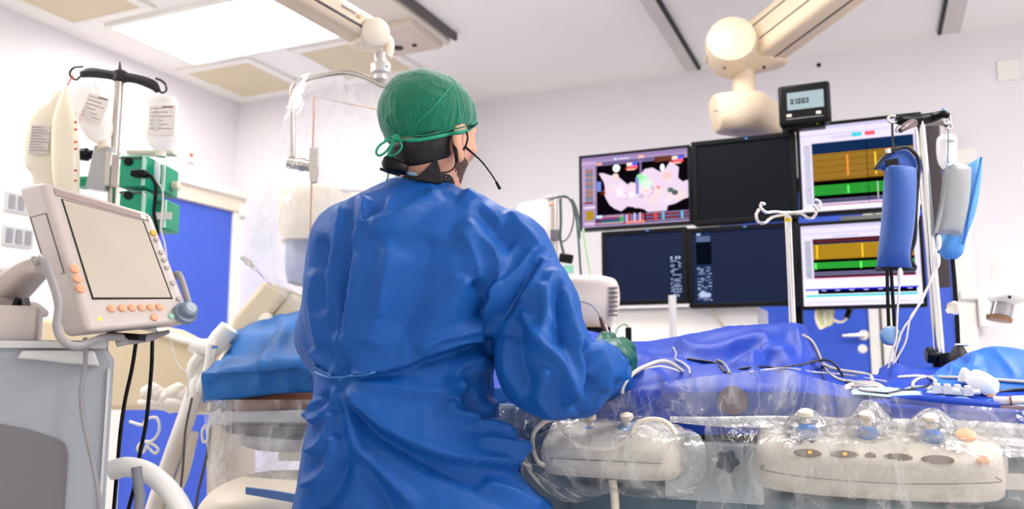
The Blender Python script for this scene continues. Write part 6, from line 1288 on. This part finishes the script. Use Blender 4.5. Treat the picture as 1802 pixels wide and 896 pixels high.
build('bulb', G().lathe([(.004, 0), (.010, -.006), (.017, -.02), (.026, -.04), (.027, -.055), (.018, -.068), (.003, -.072)], D(1687, 604, YR+.03), (0.03, 0, 1), M_RUBBER, 24), t)
build('valve', G().tube(line([(1681, 607), (1703, 607)], YR+.02), .0035, M_STEEL, 10, 1), t)
ga = build('gauge', G().lathe([(.014, -.008), (.018, -.006), (.018, .006), (.014, .008)], D(1678, 543, YR+.02), RCAM@np.array([-.2, -1, .1]), M_CHROME, 24), t)
# clear lines beside the stand
for lb, pp in (('white infusion line from the dark blue pressure bag down to the drape', [(1584, 478), (1583, 500), (1580, 540), (1578, 580), (1576, 600), (1568, 625), (1562, 656)]), ('white infusion line from the light blue bag crossing down beside the tall stand', [(1650, 452), (1645, 480), (1630, 510), (1606, 556), (1590, 578), (1578, 610), (1570, 655)]),
               ('white infusion line running close along the tall stand pole', [(1652, 420), (1646, 450), (1640, 485), (1622, 530), (1602, 560), (1594, 600), (1580, 628), (1566, 656)])):
    t = build('infusion_line', G().tube(line(pp, YR-.07), .0024, M_CABLEW, 8, 6), smooth=60, label=lb, cat='infusion line', group='white infusion lines by the tall stand')
    x, y = pp[0]; build('drip_chamber', G().tube(line([(x, y-6), (x, y), (x, y+12), (x-1, y+20)], YR-.07), [.003, .006, .006, .003], M_WHITE, 12, 2), t)
g = G().loft([(1655, 238, 1676, 238, 2.4, .03), (1650, 245, 1682, 245, 2.4, .05), (1650, 270, 1682, 270, 2.4, .05), (1654, 286, 1680, 286, 2.4, .05), (1660, 296, 1674, 296, 2.4, .03)], M_BOT, 24, 2.3, 4); t = build('infusion_bottle', g, smooth=60, label='small blurred clear bottle behind the right end of the crossbar', cat='infusion bottle'); build('bottle_band', G().tube([D(1666, 250, 2.4), D(1666, 254, 2.4)], .027, M_INK, 24, 1), t)
build('bottle_hanger', G().tube(line([(1664, 222, 2.2), (1664, 232, 2.3), (1665, 240, 2.4)], 2.4), .002, M_STEEL, 6, 3), t)

# ================================================================ BACKGROUND MACHINES
t = thing('anaesthesia_machine', 'cream machine head with side vents and a green light behind the elbow', 'machine', D(1040, 600, 3.0))
build('machine_head', G().loft([(985, 491, 1066, 493, 3.0, .3), (982, 497, 1080, 500, 3.0, .36), (982, 520, 1086, 522, 3.0, .36), (984, 545, 1084, 546, 3.0, .36), (990, 570, 1076, 570, 3.0, .34), (1000, 578, 1070, 578, 3.0, .3)], mat('machine_cream', 'D8CCC0', .4), 32, 4, 4), t, smooth=50)
g = G()
for k in range(7): g.box(D(1079, 507+k*8, 2.825), (.028, .02, .006), M_DKGREY, RCAM)
build('vent_slot', g, t); build('green_light', G().lathe([(.009, 0), (.009, .006)], D(1008, 522, 2.815), RCAM@np.array([0, -1, 0]), glow('green_led2', '40E060', 1.6), 16), t)
build('lower_disc', G().loft([(1010, 588, 1066, 588, 2.9, .2), (1016, 596, 1062, 598, 2.9, .2), (1018, 640, 1060, 640, 2.9, .2)], M_BEIGE, 24, 2, 3), t); build('neck', G().box(D(1035, 583, 3.0), (.14, .2, .03), M_BLACK, RCAM), t)
build('machine_column', G().box(np.array([*D(1035, 600, 3.05)[:2], .6]), (.2, .2, 1.15), M_CREAM), t, bevel=.01)
g = G().tube([np.array([*D(1183, 545, 3.4)[:2], 0.0]), D(1183, 520, 3.4)], .016, mat('post_grey', 'C6C4C4', .4), 14, 1); build('support_post', g, label='thin pale grey post under the lower left monitor', cat='post')
pp_ = D(1106, 590, 2.7); g = G().box(pp_, (.018, .02, .05), M_BLACK, RCAM).tube([np.array([pp_[0], pp_[1], 0]), pp_], .006, M_BLACK, 8, 1); t = build('small_probe', g, bevel=.004, label='small dark upright probe behind the gloved hand', cat='probe'); build('probe_cable', G().tube(line([(1106, 576), (1100, 570), (1088, 576), (1082, 592)], 2.7), .0035, mat('pale_green_tube', ''), 8, 5), t)
build('thin_rod', G().tube(line([(1246, 534), (1270, 568), (1282, 590)], 3.57), .0035, mat('rod_brass', 'C8BC98', .4), 8, 1), label='thin slanting brass rod under the middle monitor', cat='rod')
# hanging leads behind the shoulder
for nm, pp, r, m, lb in (('monitor_lead', [(965, 352), (985, 346), (1000, 348), (1012, 372), (1018, 420), (1022, 480), (1026, 500)], .0045, mat('lead_teal', '3E5650', .5), 'greenish lead hanging left of the heart map monitor'),
                     ('monitor_lead', [(990, 346), (1004, 352), (1010, 380), (1004, 410), (992, 425), (984, 418)], .0032, M_LINE, 'thin dark looped lead behind the shoulder'),
                     ('monitor_lead', [(1026, 402), (1032, 440), (1040, 485), (1044, 500)], .0045, mat('pale_green_tube', ''), 'pale lead below the corner of the heart map monitor'),
                     ('monitor_lead', [(986, 350), (987, 390), (986, 420), (992, 446)], .0055, mat('lead_dark', '3C4A46', .5), 'thick dark lead ending in a black plug'),
                     ('monitor_lead', [(1006, 350), (1014, 366), (1020, 395), (1020, 420)], .004, mat('lead_teal', ''), 'short green lead beside the heart map monitor')):
    build(nm, G().tube(line(pp, 3.2), r, m, 8, 6), smooth=60, label=lb, cat='cable')
g = G().box(D(996, 455, 3.2), (.055, .03, .035), M_BLACK, RCAM@rot('Y', 10)); t = build('lead_plug', g, bevel=.006, label='black plug hanging at the end of the thick dark lead', cat='plug')
build('plug_wires', G().box(D(1000, 474, 3.2), (.04, .02, .03), mat('teal_wires', '78B8A0', .6), RCAM), t)
g = G().box(D(976, 414, 3.25), (.035, .02, .045), M_DKGREY, RCAM); build('lead_box', g, bevel=.004, label='small dark grey box on the leads behind the shoulder', cat='box')
g = G().loft([(915, 358, 962, 352, 3.3, .03), (908, 372, 966, 366, 3.3, .08), (905, 405, 968, 405, 3.3, .09), (912, 430, 962, 432, 3.3, .06)], M_BOT, 24, 2.4, 4); t = build('infusion_bag', g, smooth=60, label='blurred clear infusion bag behind the right shoulder', cat='infusion bag')
build('hanger', G().tube([D(940, 355, 3.3), D(968, 346, 3.3), D(990, 348, 3.3)], .005, M_STEEL, 8, 3), t)
build('orange_port', G().tube(line([(966, 362), (974, 358)], 3.25), .006, M_ORANGE, 8, 1), t)
g = G().tube([np.array([*D(975, 440, 3.3)[:2], 0]), D(975, 345, 3.3)], .012, M_STEEL, 12, 1); build('lead_stand', g, label='slim stand pole behind the right shoulder', cat='stand')
g = G().box(D(1150, 575, 3.9)+np.array([0, 0, -.55]), (1.0, .4, 1.25), mat('cabinet_white', 'ECE8E2', .45)); build('white_cabinet', g, bevel=.01, label='low white cabinet against the wall under the lower left monitor', cat='cabinet')
# white lamp head at the right edge
t = thing('examination_camera', 'white blurred camera head with a glass tip at the right edge', 'camera', D(1770, 500, 2.6))
build('head', G().loft([(1752, 440, 1815, 434, 2.6, .08), (1752, 455, 1820, 450, 2.6, .13), (1754, 500, 1812, 510, 2.6, .13), (1746, 520, 1798, 530, 2.6, .11), (1748, 530, 1780, 538, 2.6, .06)], M_WHITE, 28, 3, 5), t, smooth=50)
build('glass_tip', G().loft([(1750, 526, 1784, 532, 2.6, .06), (1744, 552, 1778, 560, 2.6, .06)], mat('tip_glass', 'A8A4A4', .1, .6), 24, 2, 1), t, smooth=50)
build('tip_ring', G().loft([(1738, 553, 1780, 563, 2.6, .07), (1738, 560, 1778, 569, 2.6, .07)], mat('ring_brown', '8A6448', .3, .5), 24, 2, 1), t, smooth=50)
build('screw', G().lathe([(.005, 0), (.005, .004)], D(1776, 523, 2.53), RCAM@np.array([0, -1, 0]), M_BLACK, 10), t)
build('holder_arm', G().loft([(1800, 405, 1815, 425, 2.6, .05), (1850, 400, 1850, 440, 2.6, .06), (1950, 395, 1950, 445, 2.6, .08)], M_WHITE, 20, 3, 4), t, smooth=50)
g = G().lathe([(.05, 0), (.05, CEIL-D(1950, 420, 2.6)[2]+.05)], D(1950, 430, 2.6), (0, 0, 1), M_WHITE); build('ceiling_column', g, t)
